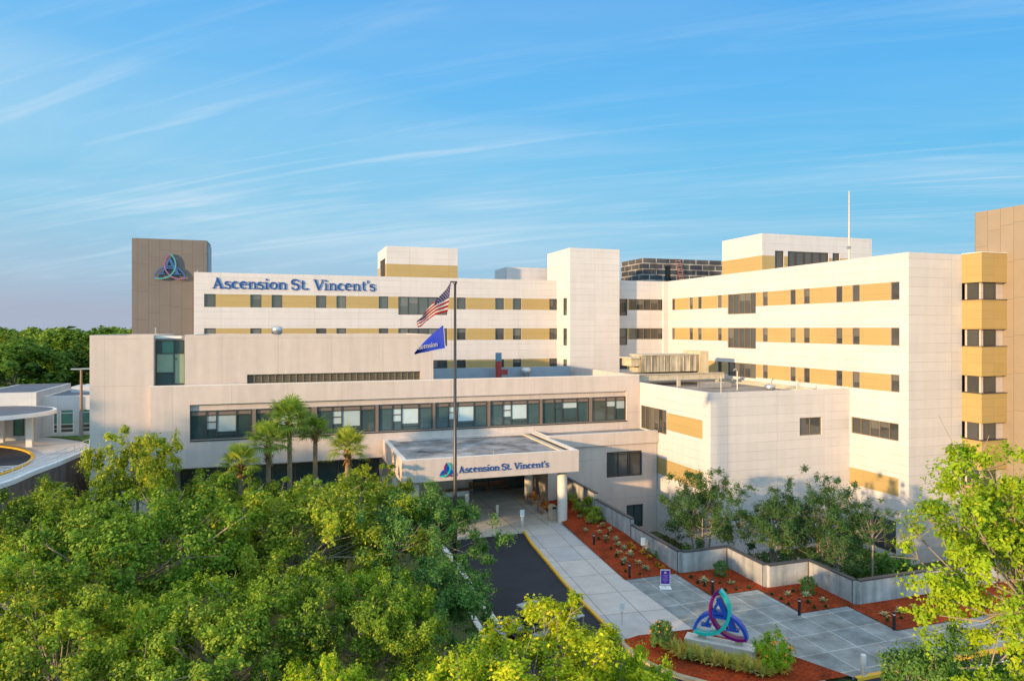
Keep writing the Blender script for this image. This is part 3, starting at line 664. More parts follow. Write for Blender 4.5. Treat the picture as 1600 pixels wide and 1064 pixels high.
# corner glazing between the blocks
cg=(lx1+.02,ux0-.0,11.7,15.5)
gm=[(0,.22,.7,1,gl_teal),(.22,.62,.7,1,gl_green),(.62,1,.7,1,gl_teal),(0,.62,.27,.7,glass('pale_green_glass',(.25,.33,.24),.15,.2)),(.62,1,0,.7,MATS['pale_green_glass']),(0,.38,0,.27,gl_teal),(.38,.62,0,.27,gl_teal)]
window(fb,'Y',65.0,cg,[.62],trans=[(0,1,.7,0),(0,.62,.27,0),(.62,.72,.58,0)],glassmap=gm,depth=.2,fw=.09,name='corner_glazing')
g=MB(); g.box(lx1,ux0,65.3,76,10.2,15.6,stucco); g.box(lx1-.3,ux0-.3,65.1,66.5,15.62,15.85,coping); g.build('link_block',fb)
# rear grey roof upstand
g=MB(); g.box(ux1+.1,34.3,80,80.4,10.32,11.75,flash); g.build('roof_upstand',fb)
# roof gear
def vent(loc,r,h,label,cat='roof vent'):
    e=empty('roof_vent',loc,label,cat); g=MB(); x,y,z=loc
    g.lathe((x,y,z),[(r*.7,0),(r*.7,h*.45),(r,h*.5),(r,h*.9),(r*.6,h)],steel,14); g.build('cowl',e,smooth=True); g=MB(); g.box(x-r,x+r,y-r,y+r,z-.02,z+.12,flash); g.build('curb',e); return e
p=atY(433,520,70); vent((p[0],70,uz-.35),.48,1.1,'round silver vent standing on the upper stucco roof at left')
p=atY(822,585,79); vent((p[0],79,10.3),.55,1.45,'silver conical vent by the grey roof upstand')
p=atX(1203,608,43.5); vent((43.5,p[1],10.3),.5,.95,'round silver vent on the box roof beside the right wing')
e=empty('exhaust_pipe',(21,78.6,10.3),'blue topped red exhaust pipe on the low roof near the flagpole','pipe'); px_,_,_=atY(779,570,78.5)
g=MB(); g.tube([(px_,78.5,10.3),(px_,78.5,12.6)],.36,redp,12); g.box(px_,px_+1.05,78.2,78.8,11.0,11.6,redp); g.build('stack',e)
g=MB(); g.tube([(px_,78.5,12.61),(px_,78.5,13.6)],.38,bluep,12); g.build('cap',e)
def pipe(px,py,base,h,label,r=.05):
    e=MB((px,py,base)); e.tube([(px,py,base),(px,py,base+h)],r,steel,6); o=e.build('vent_pipe'); return tag(o,label,'pipe','small vent pipes on the roofs')
p=atY(243,525,66); pipe(p[0],66,15.85,.7,'thin white vent pipe above the dark corner glazing')
p=atY(500,522,74); pipe(12.5,80,10.3,2.2,'thin white pipe standing left of the flagpole on the low roof')
pipe(XonY(308,87),87.2,22.3,.9,'short vent pipe at the left end of the left wing roof')
pipe(XonY(820,87),87.6,22.3,1.0,'short vent pipe on the left wing roof near the lift tower')
# ---- white panel box block in the courtyard
bx=empty('box_block',(42,51.3,0),'white panel box block with a flat gravel roof standing before the right wing','building')
XB=35.07; YBX=51.3; bz=10.9
opx=[(YonX(1041.4,XB),YonX(1001,XB),6.25,8.6,6)]
opy=[(XonY(1249.6,YBX),XonY(1284,YBX),6.86-1.2+1.1,8.38,2)]
yb_,ya_=YonX(1041.8,XB),YonX(1097.7,XB)
g=MB(); skin(g,'X',XB,YBX,F1,CZ-.1,bz,white,opx,[(ya_,yb_,6.75,8.4,tan),(ya_,YonX(1025,XB),2.25,3.85,tan)])
skin(g,'Y',YBX,XB,XA,CZ-.1,bz,white,opy); shellrest(g,XB,XA,YBX,83.5,CZ-.1,bz,white,'flkr',drop=.6); g.build('wall',bx)
window(bx,'X',XB,opx[0],6,fm=frameb); window(bx,'Y',YBX,opy[0],2,fm=frameb)
g=MB(); g.poly([(XB+.3,YBX+.3,10.31),(XA,YBX+.3,10.31),(XA,83.5,10.31),(XB+.3,83.5,10.31)],mat('roof_gravel',(.33,.30,.27),.9,noise=.5,nscale=.4)); g.build('roof',bx)
g=MB(); g.box(49.3,49.6,55,80,10.32,10.62,beam); g.box(48.4,48.6,55,80,10.32,10.5,beam); g.build('roof_rail',bx)
# roof plant: weathered air handler on beams
ah=empty('air_handler',(41,69,10.4),'rust streaked cream air handling unit raised on steel beams','air handler')
p0=XonY(1003,66.5); p1=XonY(1092,66.5)
g=MB(); g.box(p0,p1,66.5,69.3,11.75,13.55,rustw)
for k in range(9):
    a=p0+(p1-p0)*(k+.5)/9; g.box(a-.04,a+.04,66.44,66.497,11.8,13.5,beam)
g.box(p0+.0,p1,66.4,69.4,13.552,13.64,beam); g.build('housing',ah)
g=MB(); g.box(p1+.02,p1+1.05,66.2,69.6,11.6,13.95,mat('cream_metal',(.6,.5,.33),.6,noise=.2,nscale=2,stain=.3)); g.build('end_cabinet',ah)
g=MB(); g.box(p0-1.1,p0-.02,66.8,69.0,12.4,13.2,MATS['cream_metal']); g.box(p0-1.3,p0-.2,66.6,69.2,13.21,13.35,beam); g.build('intake_hood',ah)
g=MB(); g.box(p0-1.5,p1+1.2,66.0,69.8,11.3,11.55,beam); g.build('base_frame',ah)
bm_=empty('steel_beam',(40,64.4,10.6),'long cream steel beam spanning the roof in front of the air handler','beam')
g=MB(); A=XonY(988,64.6); B=XonY(1131,64.6); g.box(A,B,64.5,64.9,11.0,11.62,beam); g.box(A,B,64.35,65.05,11.625,11.68,beam); g.build('girder',bm_)
for q in (.05,.5,.93):
    x=A+(B-A)*q; g=MB(); g.box(x-.15,x+.15,64.55,64.85,10.3,10.995,beam); g.build('post',bm_)
du=empty('roof_duct',(42.5,62,10.3),'small pale duct box with a bent steel pipe on the box roof','duct')
g=MB(); g.box(41.2,44.4,61.2,62.6,10.35,10.85,steel); g.build('duct',du); g=MB(); g.tube([(43.2,58.6,10.3),(43.2,58.6,12.2),(43.0,58.6,12.45),(42.7,58.6,12.3)],.07,steel,6); g.build('gooseneck',du)
pipe(39.6,56.2,10.31,1.6,'thin upright pipe near the front corner of the box roof')
pipe(37.5,60.5,10.31,1.5,'thin upright pipe near the left edge of the box roof')
pipe(46.0,53.4,10.31,1.3,'thin upright pipe right of the bent pipe on the box roof')
# ---- low entry wing right of the canopy
lw=empty('low_wing',(30,60.2,0),'low grey stucco link with a wide dark window right of the canopy','building')
YL=60.2; lz=6.45
lxa=23.5; lxb=35.0
wl=(XonY(948,YL),XonY(1003.5,YL),*[atY(975,y,YL)[2] for y in (744.5,705)]); wd=(XonY(979,YL),XonY(1005,YL),-2.9,atY(992,788,YL)[2])
g=MB(); skin(g,'Y',YL,lxa,lxb,CZ-.1,lz,stucco,[wl,wd],(),.25)
g.box(lxa,lxb,YL-.22,YL-.004,lz-1.15,lz,stucco); g.poly([(lxa,YL-.22,lz+.001),(lxb,YL-.22,lz+.001),(lxb,YL+.3,lz+.001),(lxa,YL+.3,lz+.001)],coping)
g.poly([(lxa,YL,0),(lxa,F1,0),(lxa,F1,lz),(lxa,YL,lz)],stucco); g.build('wall',lw)
window(lw,'Y',YL,wl,[.03,.34,.62,.68],depth=.24,fw=.12,trans=[(0,1,.88,0)]); window(lw,'Y',YL,wd,2,gm=gl_teal,depth=.24)
g=MB(); g.poly([(lxa,YL+.3,lz-.3),(lxb,YL+.3,lz-.3),(lxb,F1,lz-.3),(lxa,F1,lz-.3)],roofm); g.build('roof',lw)
# ---- entrance canopy
ca=empty('entrance_canopy',(16,56,0),'flat roofed white entrance canopy with blue lettering on its fascia','canopy')
cx0,cx1,cy0,cy1=8.68,23.45,53.0,63.75
g=MB(); skin(g,'Y',cy0,cx0,cx1,4.58,6.35,stucco); skin(g,'X',cx0,cy0,cy1,4.58,6.35,stucco); shellrest(g,cx0,cx1,cy0,cy1,4.58,6.35,stucco,'fl',drop=.22,th=.4)
g.poly([(cx0,cy0,4.58),(cx1,cy0,4.58),(cx1,cy1,4.58),(cx0,cy1,4.58)],stucco); g.build('fascia',ca)
g=MB(); g.poly([(cx0+.4,cy0+.4,6.15),(cx1-.4,cy0+.4,6.15),(cx1-.4,cy1-.4,6.15),(cx0+.4,cy1-.4,6.15)],roofstain); g.box(cx1-1.4,cx1-1.0,cy0+.5,cy1-.4,6.16,6.3,beam); g.box(cx1-.95,cx1-.5,cy0+.5,cy1-.4,6.155,6.24,blk); g.build('roof',ca)
def column(x,y,h=4.57,r=.42,z0=.1):
    g=MB(); g.lathe((x,y,z0),[(r,0),(r,h-.35-z0),(r*.6,h-.35-z0),(r*.6,h-.3-z0+.28)],mat('column_paint',(.66,.60,.52),.7,noise=.1,nscale=2),24); return g.build('column',ca,smooth=False)
column(22.45,54.2); column(9.8,54.2); column(22.45,62.6); column(9.8,62.6)
for nx,ny in ((1,0),(.5,0)):
    p=atY(735 if nx==1 else 770,0,cy0+.45); e=MB((p[0],cy0+.2,6.3)); e.tube([(p[0],cy0+.2,6.34),(p[0],cy0+.2,6.7)],.035,steel,6); tag(e.build('vent_pipe'),'short rod on the front edge of the canopy roof','pipe','rods on the canopy roof edge')
# ---------------------------------------------------------------- lettering
def ribbon(g,pts,wid,y0,th,m,closed=False):
    P=[np.array(p,float) for p in pts]; L=len(P)
    if isinstance(wid,(int,float)): wid=[wid]*L
    A=[];B=[]
    for i in range(L):
        if closed: d=P[(i+1)%L]-P[i-1]
        else: d=P[min(i+1,L-1)]-P[max(i-1,0)]
        d/=np.linalg.norm(d)+1e-9; n=np.array([-d[1],d[0]]); A.append(P[i]-n*wid[i]/2); B.append(P[i]+n*wid[i]/2)
    R_=range(L if closed else L-1)
    for i in R_:
        j=(i+1)%L; q=[A[i],A[j],B[j],B[i]]
        g.poly([(a[0],y0,a[1]) for a in q],m); g.poly([(a[0],y0+th,a[1]) for a in reversed(q)],m)
        g.poly([(A[i][0],y0,A[i][1]),(A[i][0],y0+th,A[i][1]),(A[j][0],y0+th,A[j][1]),(A[j][0],y0,A[j][1])],m)
        g.poly([(B[i][0],y0,B[i][1]),(B[j][0],y0,B[j][1]),(B[j][0],y0+th,B[j][1]),(B[i][0],y0+th,B[i][1])],m)
    if not closed:
        for i in (0,L-1): g.poly([(A[i][0],y0,A[i][1]),(B[i][0],y0,B[i][1]),(B[i][0],y0+th,B[i][1]),(A[i][0],y0+th,A[i][1])],m)
def arc(cx,cy,rx,ry,a0,a1,n=16): return [(cx+rx*math.cos(R(a)),cy+ry*math.sin(R(a))) for a in np.linspace(a0,a1,n)]
K=.15; t_=.07; SF=.06   # thick, thin, serif
def wv(n,fn): return [fn(k/(n-1)) for k in range(n)]
def curve_s(w,h,T):   # spine of an s within width w height h
    r1=h*.25; c1=arc(w/2,h-r1-.02,w/2-.05,r1-.02,25,250,14); c2=arc(w/2,r1+.02,w/2-.05,r1+.02,80,-155,14)
    return c1[:-1]+c2, [T*.55+T*.5*math.sin(math.pi*k/26)**2 for k in range(27)]
def glyph(ch):
    """-> (strokes [(pts,width,closed)], advance) in cap-height units"""
    if ch=='A': return [([(.13,0),(.42,1)],.085,0),([(.37,1),(.72,0)],K+.03,0),([(.2,.3),(.6,.3)],t_,0),([(0,.03),(.27,.03)],SF,0),([(.53,.03),(.9,.03)],SF,0)],.92
    if ch=='V': return [([(.16,1),(.47,0)],K+.03,0),([(.47,0),(.76,1)],.085,0),([(0,.97),(.34,.97)],SF,0),([(.6,.97),(.9,.97)],SF,0)],.86
    if ch=='S':
        p,w=curve_s(.62,1,.19); return [(p,w,0),([(.57,.72),(.57,.97)],SF,0),([(.05,.03),(.05,.3)],SF,0)],.70
    if ch=='s':
        p,w=curve_s(.46,.69,.15); return [(p,w,0),([(.42,.5),(.42,.66)],.05,0),([(.04,.03),(.04,.2)],.05,0)],.52
    if ch=='c':
        n=18; return [(arc(.29,.345,.22,.31,50,318,n),wv(n,lambda u:.07+.1*math.sin(math.pi*u)),0),([(.42,.52),(.45,.5)],.13,0)],.56
    if ch=='e':
        n=20; return [(arc(.3,.345,.22,.31,2,320,n),wv(n,lambda u:.08+.09*math.sin(math.pi*min(1,u*1.05))),0),([(.1,.37),(.56,.37)],.06,0)],.62
    if ch=='o':
        n=24; return [(arc(.32,.345,.235,.31,0,345,n),[.075+.09*abs(math.cos(2*math.pi*k/n)) for k in range(n)],1)],.66
    if ch=='n': return [([(.16,0),(.16,.66)],K,0),(arc(.36,.42,.19,.22,170,0,10)+[(.55,0)],[.05,.07,.08,.09,.1,.11,.12,.14,.15,K,K],0),([(0,.03),(.3,.03)],SF,0),([(.4,.03),(.7,.03)],SF,0),([(.02,.65),(.16,.65)],SF,0)],.73
    if ch=='i': return [([(.17,0),(.17,.66)],K,0),([(0,.03),(.34,.03)],SF,0),([(.02,.65),(.17,.65)],SF,0),([(.17,.82),(.17,.99)],.17,0)],.37
    if ch=='t': return [([(.18,.9),(.18,.2),(.22,.07),(.32,.04),(.42,.07)],[K,K,K,.1,.06],0),([(.0,.64),(.38,.64)],SF,0)],.44
    if ch=='.': return [([(.1,.0),(.1,.17)],.18,0)],.27
    if ch=="'": return [([(.12,1.02),(.07,.70)],[.17,.05],0)],.24
    return [],.28
def textmesh(parent,text,width,cap,m,th,place,each=True,name='letter'):
    """place(x,z,y)->world ; letters are parts"""
    adv=sum(glyph(c)[1] for c in text); k=width/(adv*cap); x=0
    for ch in text:
        st_,ad=glyph(ch)
        if st_:
            g=MB()
            for i,(p,w,cl_) in enumerate(st_):
                ribbon(g,[((x+a*k)*cap,b*cap) for a,b in p],[q*cap for q in w] if isinstance(w,list) else w*cap,-th-.002*i,th,m,bool(cl_))
            g.v=[place(a,c,b) for a,b,c in g.v]; g.build(name,parent)
        x+=ad*k
TXT="Ascension St. Vincent's"
sg=empty('wall_sign',(XonY(331,YB),YB-.15,21.1),'large blue serif wall lettering high on the left wing','sign')
X0=XonY(331,YB); X1=XonY(587,YB)
textmesh(sg,TXT,X1-X0,1.25,navy,.07,lambda a,c,b:(X0+a,YB-.05+b,19.9+1.2-0.0+c-.0))
s2=empty('fascia_sign',(XonY(716,cy0),cy0-.1,5.1),'small blue serif lettering on the entrance canopy fascia','sign')
X2=XonY(716,cy0); X3=XonY(857.5,cy0)
textmesh(s2,TXT,X3-X2,.52,navy,.035,lambda a,c,b:(X2+a,cy0-.025+b,5.12+c))
def knot(name,label,center,t,band,depth,ms,place,thA=.18,cat='emblem'):
    """three interlaced arcs round a serif A. ms=(teal,magenta,blue)"""
    e=empty(name,center,label,cat)
    a=.65*t; Rr=.879*t
    tips={'T':90,'L':210,'R':330}
    def arc_between(p,q,mid):   # circle centre lies at angle mid (between the tips)
        C=np.array([a*math.cos(R(mid)),a*math.sin(R(mid))]); P=t*np.array([math.cos(R(p)),math.sin(R(p))]); Q=t*np.array([math.cos(R(q)),math.sin(R(q))])
        a0=math.atan2(*(P-C)[::-1]); a1=math.atan2(*(Q-C)[::-1]); opp=R(mid+180)
        def norm(x,ref):
            while x-ref>math.pi: x-=2*math.pi
            while x-ref<-math.pi: x+=2*math.pi
            return x
        a0=norm(a0,opp); a1=norm(a1,opp)
        return [(C[0]+Rr*math.cos(s),C[1]+Rr*math.sin(s)) for s in np.linspace(a0,a1,40)]
    arcs=[('teal_arc',arc_between(90,210,150),ms[0],0),('magenta_arc',arc_between(90,330,30),ms[1],.5),('blue_arc',arc_between(210,330,270),ms[2],1)]
    for nm,pts,m,k in arcs:
        g=MB(); ribbon(g,pts,band,-depth/2+depth*(-.10+.16*k),depth,m); g.v=[place(x,z,y) for x,y,z in g.v]; g.build(nm,e)
    g=MB(); b=depth*.92
    for i,(p,w) in enumerate([([(-.46*t,-.24*t),(-.03*t,.66*t)],.085*t),([(-.05*t,.72*t),(.44*t,-.24*t)],.16*t),([(-.30*t,.10*t),(.22*t,.10*t)],.08*t),([(-.62*t,-.26*t),(-.30*t,-.26*t)],.07*t),([(.20*t,-.26*t),(.62*t,-.26*t)],.07*t)]):
        ribbon(g,p,w,-b/2-.003*i-depth*.02,b,ms[2])
    g.v=[place(x,z,y) for x,y,z in g.v]; g.build('letter_a',e)
    return e
tl=(-12.3,87.75,23.2)
knot('tower_emblem','pastel interlaced knot emblem around a letter A on the brown tower',tl,1.85,.15,.2,(lteal,lpink,lblue),lambda x,z,y:(tl[0]+x,87.72+y,tl[2]+z))
cl_=(XonY(698.5,cy0),52.9,5.32)
knot('canopy_emblem','tiny teal magenta and blue knot emblem beside the canopy lettering',cl_,.66,.10,.08,(teal,mag,blue),lambda x,z,y:(cl_[0]+x,52.9+y,cl_[2]+z))
# sculpture on the plaza
A0=np.array([19.75,31.2]); A1=np.array([22.25,28.75]); ax=(A1-A0)/np.linalg.norm(A1-A0); ay=np.array([-ax[1],ax[0]]); mid=(A0+A1)/2+ay*.35
ped=empty('plinth',(mid[0],mid[1],.15),'long low pale plinth carrying the colourful knot sculpture','plinth')
g=MB(); g.obox(mid,ax,ay,1.75,.42,.12,.5,mat('pale_stone',(.62,.58,.52),.8,noise=.15,nscale=3)); g.build('slab',ped,bevel=.02)
for s in (-1,1):
    g=MB(); g.obox(mid+ax*s*.92,ax,ay,.17,.14,.501,.78,mat('block_stone',(.5,.42,.3),.8,noise=.2,nscale=5)); g.build('block',ped)
SC=(mid[0],mid[1],.78+.95)
tS=1.5
knot('sculpture','large teal magenta and blue knot sculpture around a letter A on the plaza',(mid[0],mid[1],.78),tS,.15,.40,(teal,mag,blue),
     lambda x,z,y:(mid[0]+ax[0]*x+ay[0]*y,mid[1]+ax[1]*x+ay[1]*y,.86+tS*.5+.02+z),cat='sculpture')
# ---------------------------------------------------------------- flagpole and flags
FPx,FPy=atD(711,39.7)
fp=empty('flagpole',(FPx,FPy,0),'tall dark bronze flagpole rising from the trees beside the drive','flagpole')
g=MB(); g.tube([(FPx,FPy,-.05),(FPx,FPy,6),(FPx,FPy,19.0)],[.14,.115,.07],polem,14); g.build('pole',fp,smooth=True)
g=MB(); g.lathe((FPx,FPy,19.0),[(.05,0),(.11,.05),(.11,.14),(.06,.2)],polem,12); g.box(FPx-.28,FPx+.12,FPy-.05,FPy+.05,19.12,19.2,polem); g.build('truck',fp)
g=MB()
hx,hy=FPx-.2*RT[0],FPy-.2*RT[1]
g.tube([(hx,hy,19.1),(hx-.02,hy,12),(hx+.08,hy,1.2)],.006,polem,4); g.build('halyard',fp)
pxm=39.7/F
def flagpt(px,py,fold=0):   # on the plane through the pole facing the camera side, fold pushes along depth
    a=(px-711)*pxm; z=H+(HY-py)*pxm
    return np.array([FPx+RT[0]*a+FW[0]*fold,FPy+RT[1]*a+FW[1]*fold,z])
def lerp_poly(pts,u):
    s=u*(len(pts)-1); i=min(int(s),len(pts)-2); f=s-i; return (pts[i][0]*(1-f)+pts[i+1][0]*f,pts[i][1]*(1-f)+pts[i+1][1]*f)
def flagsurf(top,bot,fold,u,v):
    t=lerp_poly(top,u); b=lerp_poly(bot,u); return flagpt(t[0]*(1-v)+b[0]*v,t[1]*(1-v)+b[1]*v,fold(u,v))
fred=mat('flag_red',(.23,.002,.006),.8,spec=.1); fwh=mat('flag_white',(.38,.37,.37),.8,spec=.1); fnv=mat('flag_navy',(.012,.012,.07),.7); fbl=mat('flag_blue',(.006,.030,.36),.7)
top=[(704.8,440),(697,452),(687,463),(676,474),(666,485),(659,495),(651.5,503)]
bot=[(699.5,487),(690,489.5),(680,492),(672,497),(666,502),(660,510),(653,511.5)]
fo=lambda u,v:.30*u*math.sin(u*11+v*2.0)+.14*math.sin(v*5+u*7)*u
fl=empty('national_flag',tuple(flagpt(704,440)),'limp stars and stripes flag flying from the pole','flag')
U=60; V=78
g=MB()
for i in range(U):
    for j in range(V):
        u0,u1,v0,v1=i/U,(i+1)/U,j/V,(j+1)/V; vr=(v0+v1)/2+(1-(v0+v1)/2)*.66*u0; sidx=min(12,int(13*vr)); inc=(u0<.42 and sidx<7)
        m=fnv if inc else (fred if sidx%2==0 else fwh)
        g.poly([flagsurf(top,bot,fo,u0,v0),flagsurf(top,bot,fo,u0,v1),flagsurf(top,bot,fo,u1,v1),flagsurf(top,bot,fo,u1,v0)],m)
g.build('cloth',fl)
g=MB()
for r in range(9):
    for c in range(6 if r%2==0 else 5):
        u=.035+(c+(.5 if r%2 else 0))*.062; vr=.035+r*.057; v=(vr-.66*u)/(1-.66*u)
        if v<.03: continue
       
        P=flagsurf(top,bot,lambda a,b:fo(a,b)-.02,u,v); s=.027
        g.poly([P+np.array([RT[0]*q[0]*s,RT[1]*q[0]*s,q[1]*s]) for q in ((0,1),(-.3,.3),(-1,.2),(-.4,-.25),(-.6,-1),(0,-.5),(.6,-1),(.4,-.25),(1,.2),(.3,.3))],fwh)
g.build('stars',fl)
top2=[(692.5,508),(684,514.5),(674,523),(664,533),(655,543),(647,552.5)]
bot2=[(695.3,544),(686,545.5),(676,547.5),(666,550),(657,551.5),(647.5,554)]
fo2=lambda u,v:.22*u*math.sin(u*6+v*2.5)
f2=empty('blue_flag',tuple(flagpt(695,508)),'royal blue flag with white lettering flying below the striped flag','flag')
g=MB()
for i in range(30):
    for j in range(16):
        u0,u1,v0,v1=i/30,(i+1)/30,j/16,(j+1)/16
        g.poly([flagsurf(top2,bot2,fo2,u0,v0),flagsurf(top2,bot2,fo2,u0,v1),flagsurf(top2,bot2,fo2,u1,v1),flagsurf(top2,bot2,fo2,u1,v0)],fbl)
g.build('cloth',f2)
g=MB()
for j in range(12):
    a=flagpt(692.5+2.8*j/12,508+36*j/12,-.01); b=flagpt(692.5+2.8*(j+1)/12,508+36*(j+1)/12,-.01); w=np.array([RT[0]*.035,RT[1]*.035,0])
    g.poly([a,b,b+w,a+w],fwh)
g.build('hoist_band',f2)
def flagtext(a,c,b):
    u=(a-4.9)/4.9  # a in [0,~4.9]
    px=651+a*6.8; py=546.5-a*1.15-c*7.6
    return tuple(flagpt(px,py,-.06-.24*(1-a/4.9)+b*.2))
textmesh(f2,'Ascension',4.9,1.0,fwh,.02,flagtext)
# ---------------------------------------------------------------- retaining walls at plaza
WALL=[((25.3,60.0),(25.3,53.4),2.45),((25.3,53.4),(25.3,47.0),1.95),((25.3,47.0),(25.3,40.4),1.5),((25.3,40.4),(29,40.4),1.5),((29,40.4),(29,36.4),1.5),((29,36.4),(32.3,36.4),1.5),((32.3,36.4),(32.3,32.5),1.5),((32.3,32.5),(40,32.5),1.5),((40,32.5),(59,32.5),1.5)]
WL=['tallest sunlit concrete wall panel nearest the entrance canopy','middle height sunlit concrete wall panel along the red mulch bed','low concrete wall panel with white sign in front along the mulch bed','shaded grey concrete panel facing the plaza, behind the first bollard light','concrete panel running back to the corner by the green shrub','shaded grey concrete panel facing the plaza right of the sculpture','sun patched concrete panel right of the second green shrub','long grey concrete panel half hidden by the right hand tree','far right concrete panel behind the right hand tree']
for (a,b,h),l in zip(WALL,WL):
    e=empty('planter_wall',((a[0]+b[0])/2,(a[1]+b[1])/2,0),l,'wall','concrete walls stepping round the courtyard')
    xa,xb=min(a[0],b[0]),max(a[0],b[0]); ya,yb=min(a[1],b[1]),max(a[1],b[1]); w=.13
    g=MB()
    if xb-xa>.1: g.box(xa+w+.003,xb-w-.003,ya-w,ya+w,CZ-.05,h,concrete); bx0,bx1,by0,by1=xa+w+.003,xb-w-.003,ya-w-.03,ya+w+.03
    else: g.box(xa-w,xa+w,ya+w-.0,yb+w-.006,CZ-.05,h,concrete); bx0,bx1,by0,by1=xa-w-.03,xa+w+.03,ya+w,yb+w-.006
    g.build('wall',e)
    g=MB(); g.box(bx0,bx1,by0,by1,h+.002,h+.09,darkcap); g.build('coping',e)
    g=MB()
    if xb-xa>.1: g.box(xb-w-.06,xb-w-.01,ya-w-.02,ya-w-.003,0,h-.004,darkcap)
    else: g.box(xa-w-.02,xa-w-.003,ya+w+.02,ya+w+.07,0,h-.004,darkcap)
    g.build('edge_strip',e)
# steel corner posts
for (x,y) in ((25.3,40.4),(29,40.4),(29,36.4),(32.3,36.4),(32.3,32.5),(40,32.5)):
    pass
# ---------------------------------------------------------------- street furniture
def bollard_proto(label,p,group):
    e=empty('bollard',(p[0],p[1],.12),label,'bollard',group); g=MB()
    g.lathe((p[0],p[1],.12),[(.125,0),(.125,.93),(.11,.98),(.06,1.0)],mat('bollard_white',(.68,.63,.58),.5,noise=.1),18); g.build('post',e,smooth=True)
    g=MB(); g.lathe((p[0],p[1],.12),[(.16,0),(.16,.03),(.128,.05)],concrete,18); g.build('base_ring',e); return e
gB='white pipe bollards along the walk'
pb=bollard_proto('white bollard at the bottom right of the grey plaza',atZ(1349,1055,.1),gB)
for (px,py,l) in ((777,806,'white bollard at the edge of the paving under the canopy'),(816,824,'white bollard with a square notice, nearest the asphalt'),(730,797,'white bollard just right of the flagpole with a notice'),(674,776,'white bollard left of the flagpole by the leaves')):
    copytree(pb,atZ(px,py,.12),label=l)
def notice(px,py,z,label,w=.35,h=.55,post=None):
    p=atZ(px,py,.15); e=empty('notice_sign',p,label,'sign')
    g=MB(); c=p; g.obox((c[0],c[1]),RT,FW,w/2,.012,p[2]+z,p[2]+z+h,whitep); g.build('plate',e)
    g=MB()
    for k in range(4): g.obox((c[0]-FW[0]*.016,c[1]-FW[1]*.016),RT,FW,w*.33,.002,p[2]+z+h*(.2+.17*k),p[2]+z+h*(.2+.17*k)+.025,mat('grey_print',(.35,.37,.42),.6))
    g.build('print',e)
    if post: g=MB(); g.tube([(c[0]+FW[0]*.03,c[1]+FW[1]*.03,.1),(c[0]+FW[0]*.03,c[1]+FW[1]*.03,p[2]+z+h)],post,steel,6); g.build('post',e)
notice(816,825,.95,'square white notice on top of the bollard nearest the asphalt'); notice(730,798,.95,'square white notice on top of the bollard by the flagpole')
notice(1005,869,.55+.25,'white notice on a thin post in the red mulch',.33,.55,.025)
notice(972,975,.75,'white and blue notice behind the bright front tree',.33,.5,.025)
notice(857,771,1.15,'small yellow lit notice on a thin post behind the benches',.22,.6,.02)
def light_proto(label,p,group):
    e=empty('bollard_light',p,label,'bollard light',group); x,y,z=p; g=MB()
    g.tube([(x,y,z-.05),(x,y,z+.78)],.085,blk,14); g.build('post',e)
    g=MB(); g.tube([(x,y,z+.781),(x,y,z+.86)],.065,mat('lamp_lens',(.6,.6,.58),.3),14); g.build('lens',e)
    g=MB(); g.lathe((x,y,z+.861),[(.09,0),(.09,.07),(.05,.11)],blk,14); g.build('cap',e); return e
gL='black bollard lights in the mulch beds'
lp=light_proto('black bollard light in the lower corner of the long mulch bed',atZ(983.6,902,.15),gL)
for px,py,l in ((928,853,'black bollard light half way up the long mulch bed'),(1113.5,928,'black bollard light directly behind the sculpture top'),(1249,960,'black bollard light in the mulch right of the sculpture'),(1397,983,'black bollard light beside the right hand tree leaves')):
    copytree(lp,atZ(px,py,.15),label=l)
# benches
def bench(p,rz,label,m,group='timber benches by the entrance'):
    e=empty('bench',p,label,'bench',group,rz); L_=.9
    def B(name,fn): g=MB(); fn(g); o=g.build(name); o.location=(0,0,0); o.parent=e; return o
    B('seat',lambda g:[g.box(-L_,L_,-.28+.13*k,-.18+.13*k,.42,.46,m) for k in range(4)])
    B('backrest',lambda g:[g.box(-L_,L_,.26,.30,.86,.94,m)]+[g.box(-L_+.06+.12*k,-L_+.12+.12*k,.265,.295,.5,.859,m) for k in range(15)])
    for s in (-1,1):
        B('leg',lambda g:[g.box(s*L_-.04,s*L_+.04,-.3,-.22,0,.62,m)]); B('leg',lambda g:[g.box(s*L_-.04,s*L_+.04,.24,.31,0,.98,m)])
        B('armrest',lambda g:[g.box(s*L_-.05,s*L_+.05,-.32,.239,.621,.66,m)])
    return e
p=atZ(832,785,.12); q=atZ(846,797,.12)
bench((p[0],p[1],.12),R(-95),'farther orange timber bench of the pair facing the drive',wood)
bench((q[0]+.05,q[1]-.35,.12),R(-95),'nearer orange timber bench of the pair beside the litter bin',wood)
bench((XonY(748,66.9),66.8,.12),0,'left dark timber bench against the wall under the canopy',woodd)
bench((XonY(780,66.9),66.8,.12),0,'right dark timber bench against the wall under the canopy',woodd)
tb=empty('planter_bench',(XonY(714,66),66,.12),'white block seat with a brown timber top behind the flagpole','bench')
g=MB(); A,B=XonY(695,66),XonY(732,66); g.box(A,B,65.7,66.4,.12,.6,whitep); g.build('base',tb); g=MB(); g.box(A-.05,B+.05,65.65,66.45,.602,.7,woodd); g.build('seat',tb)
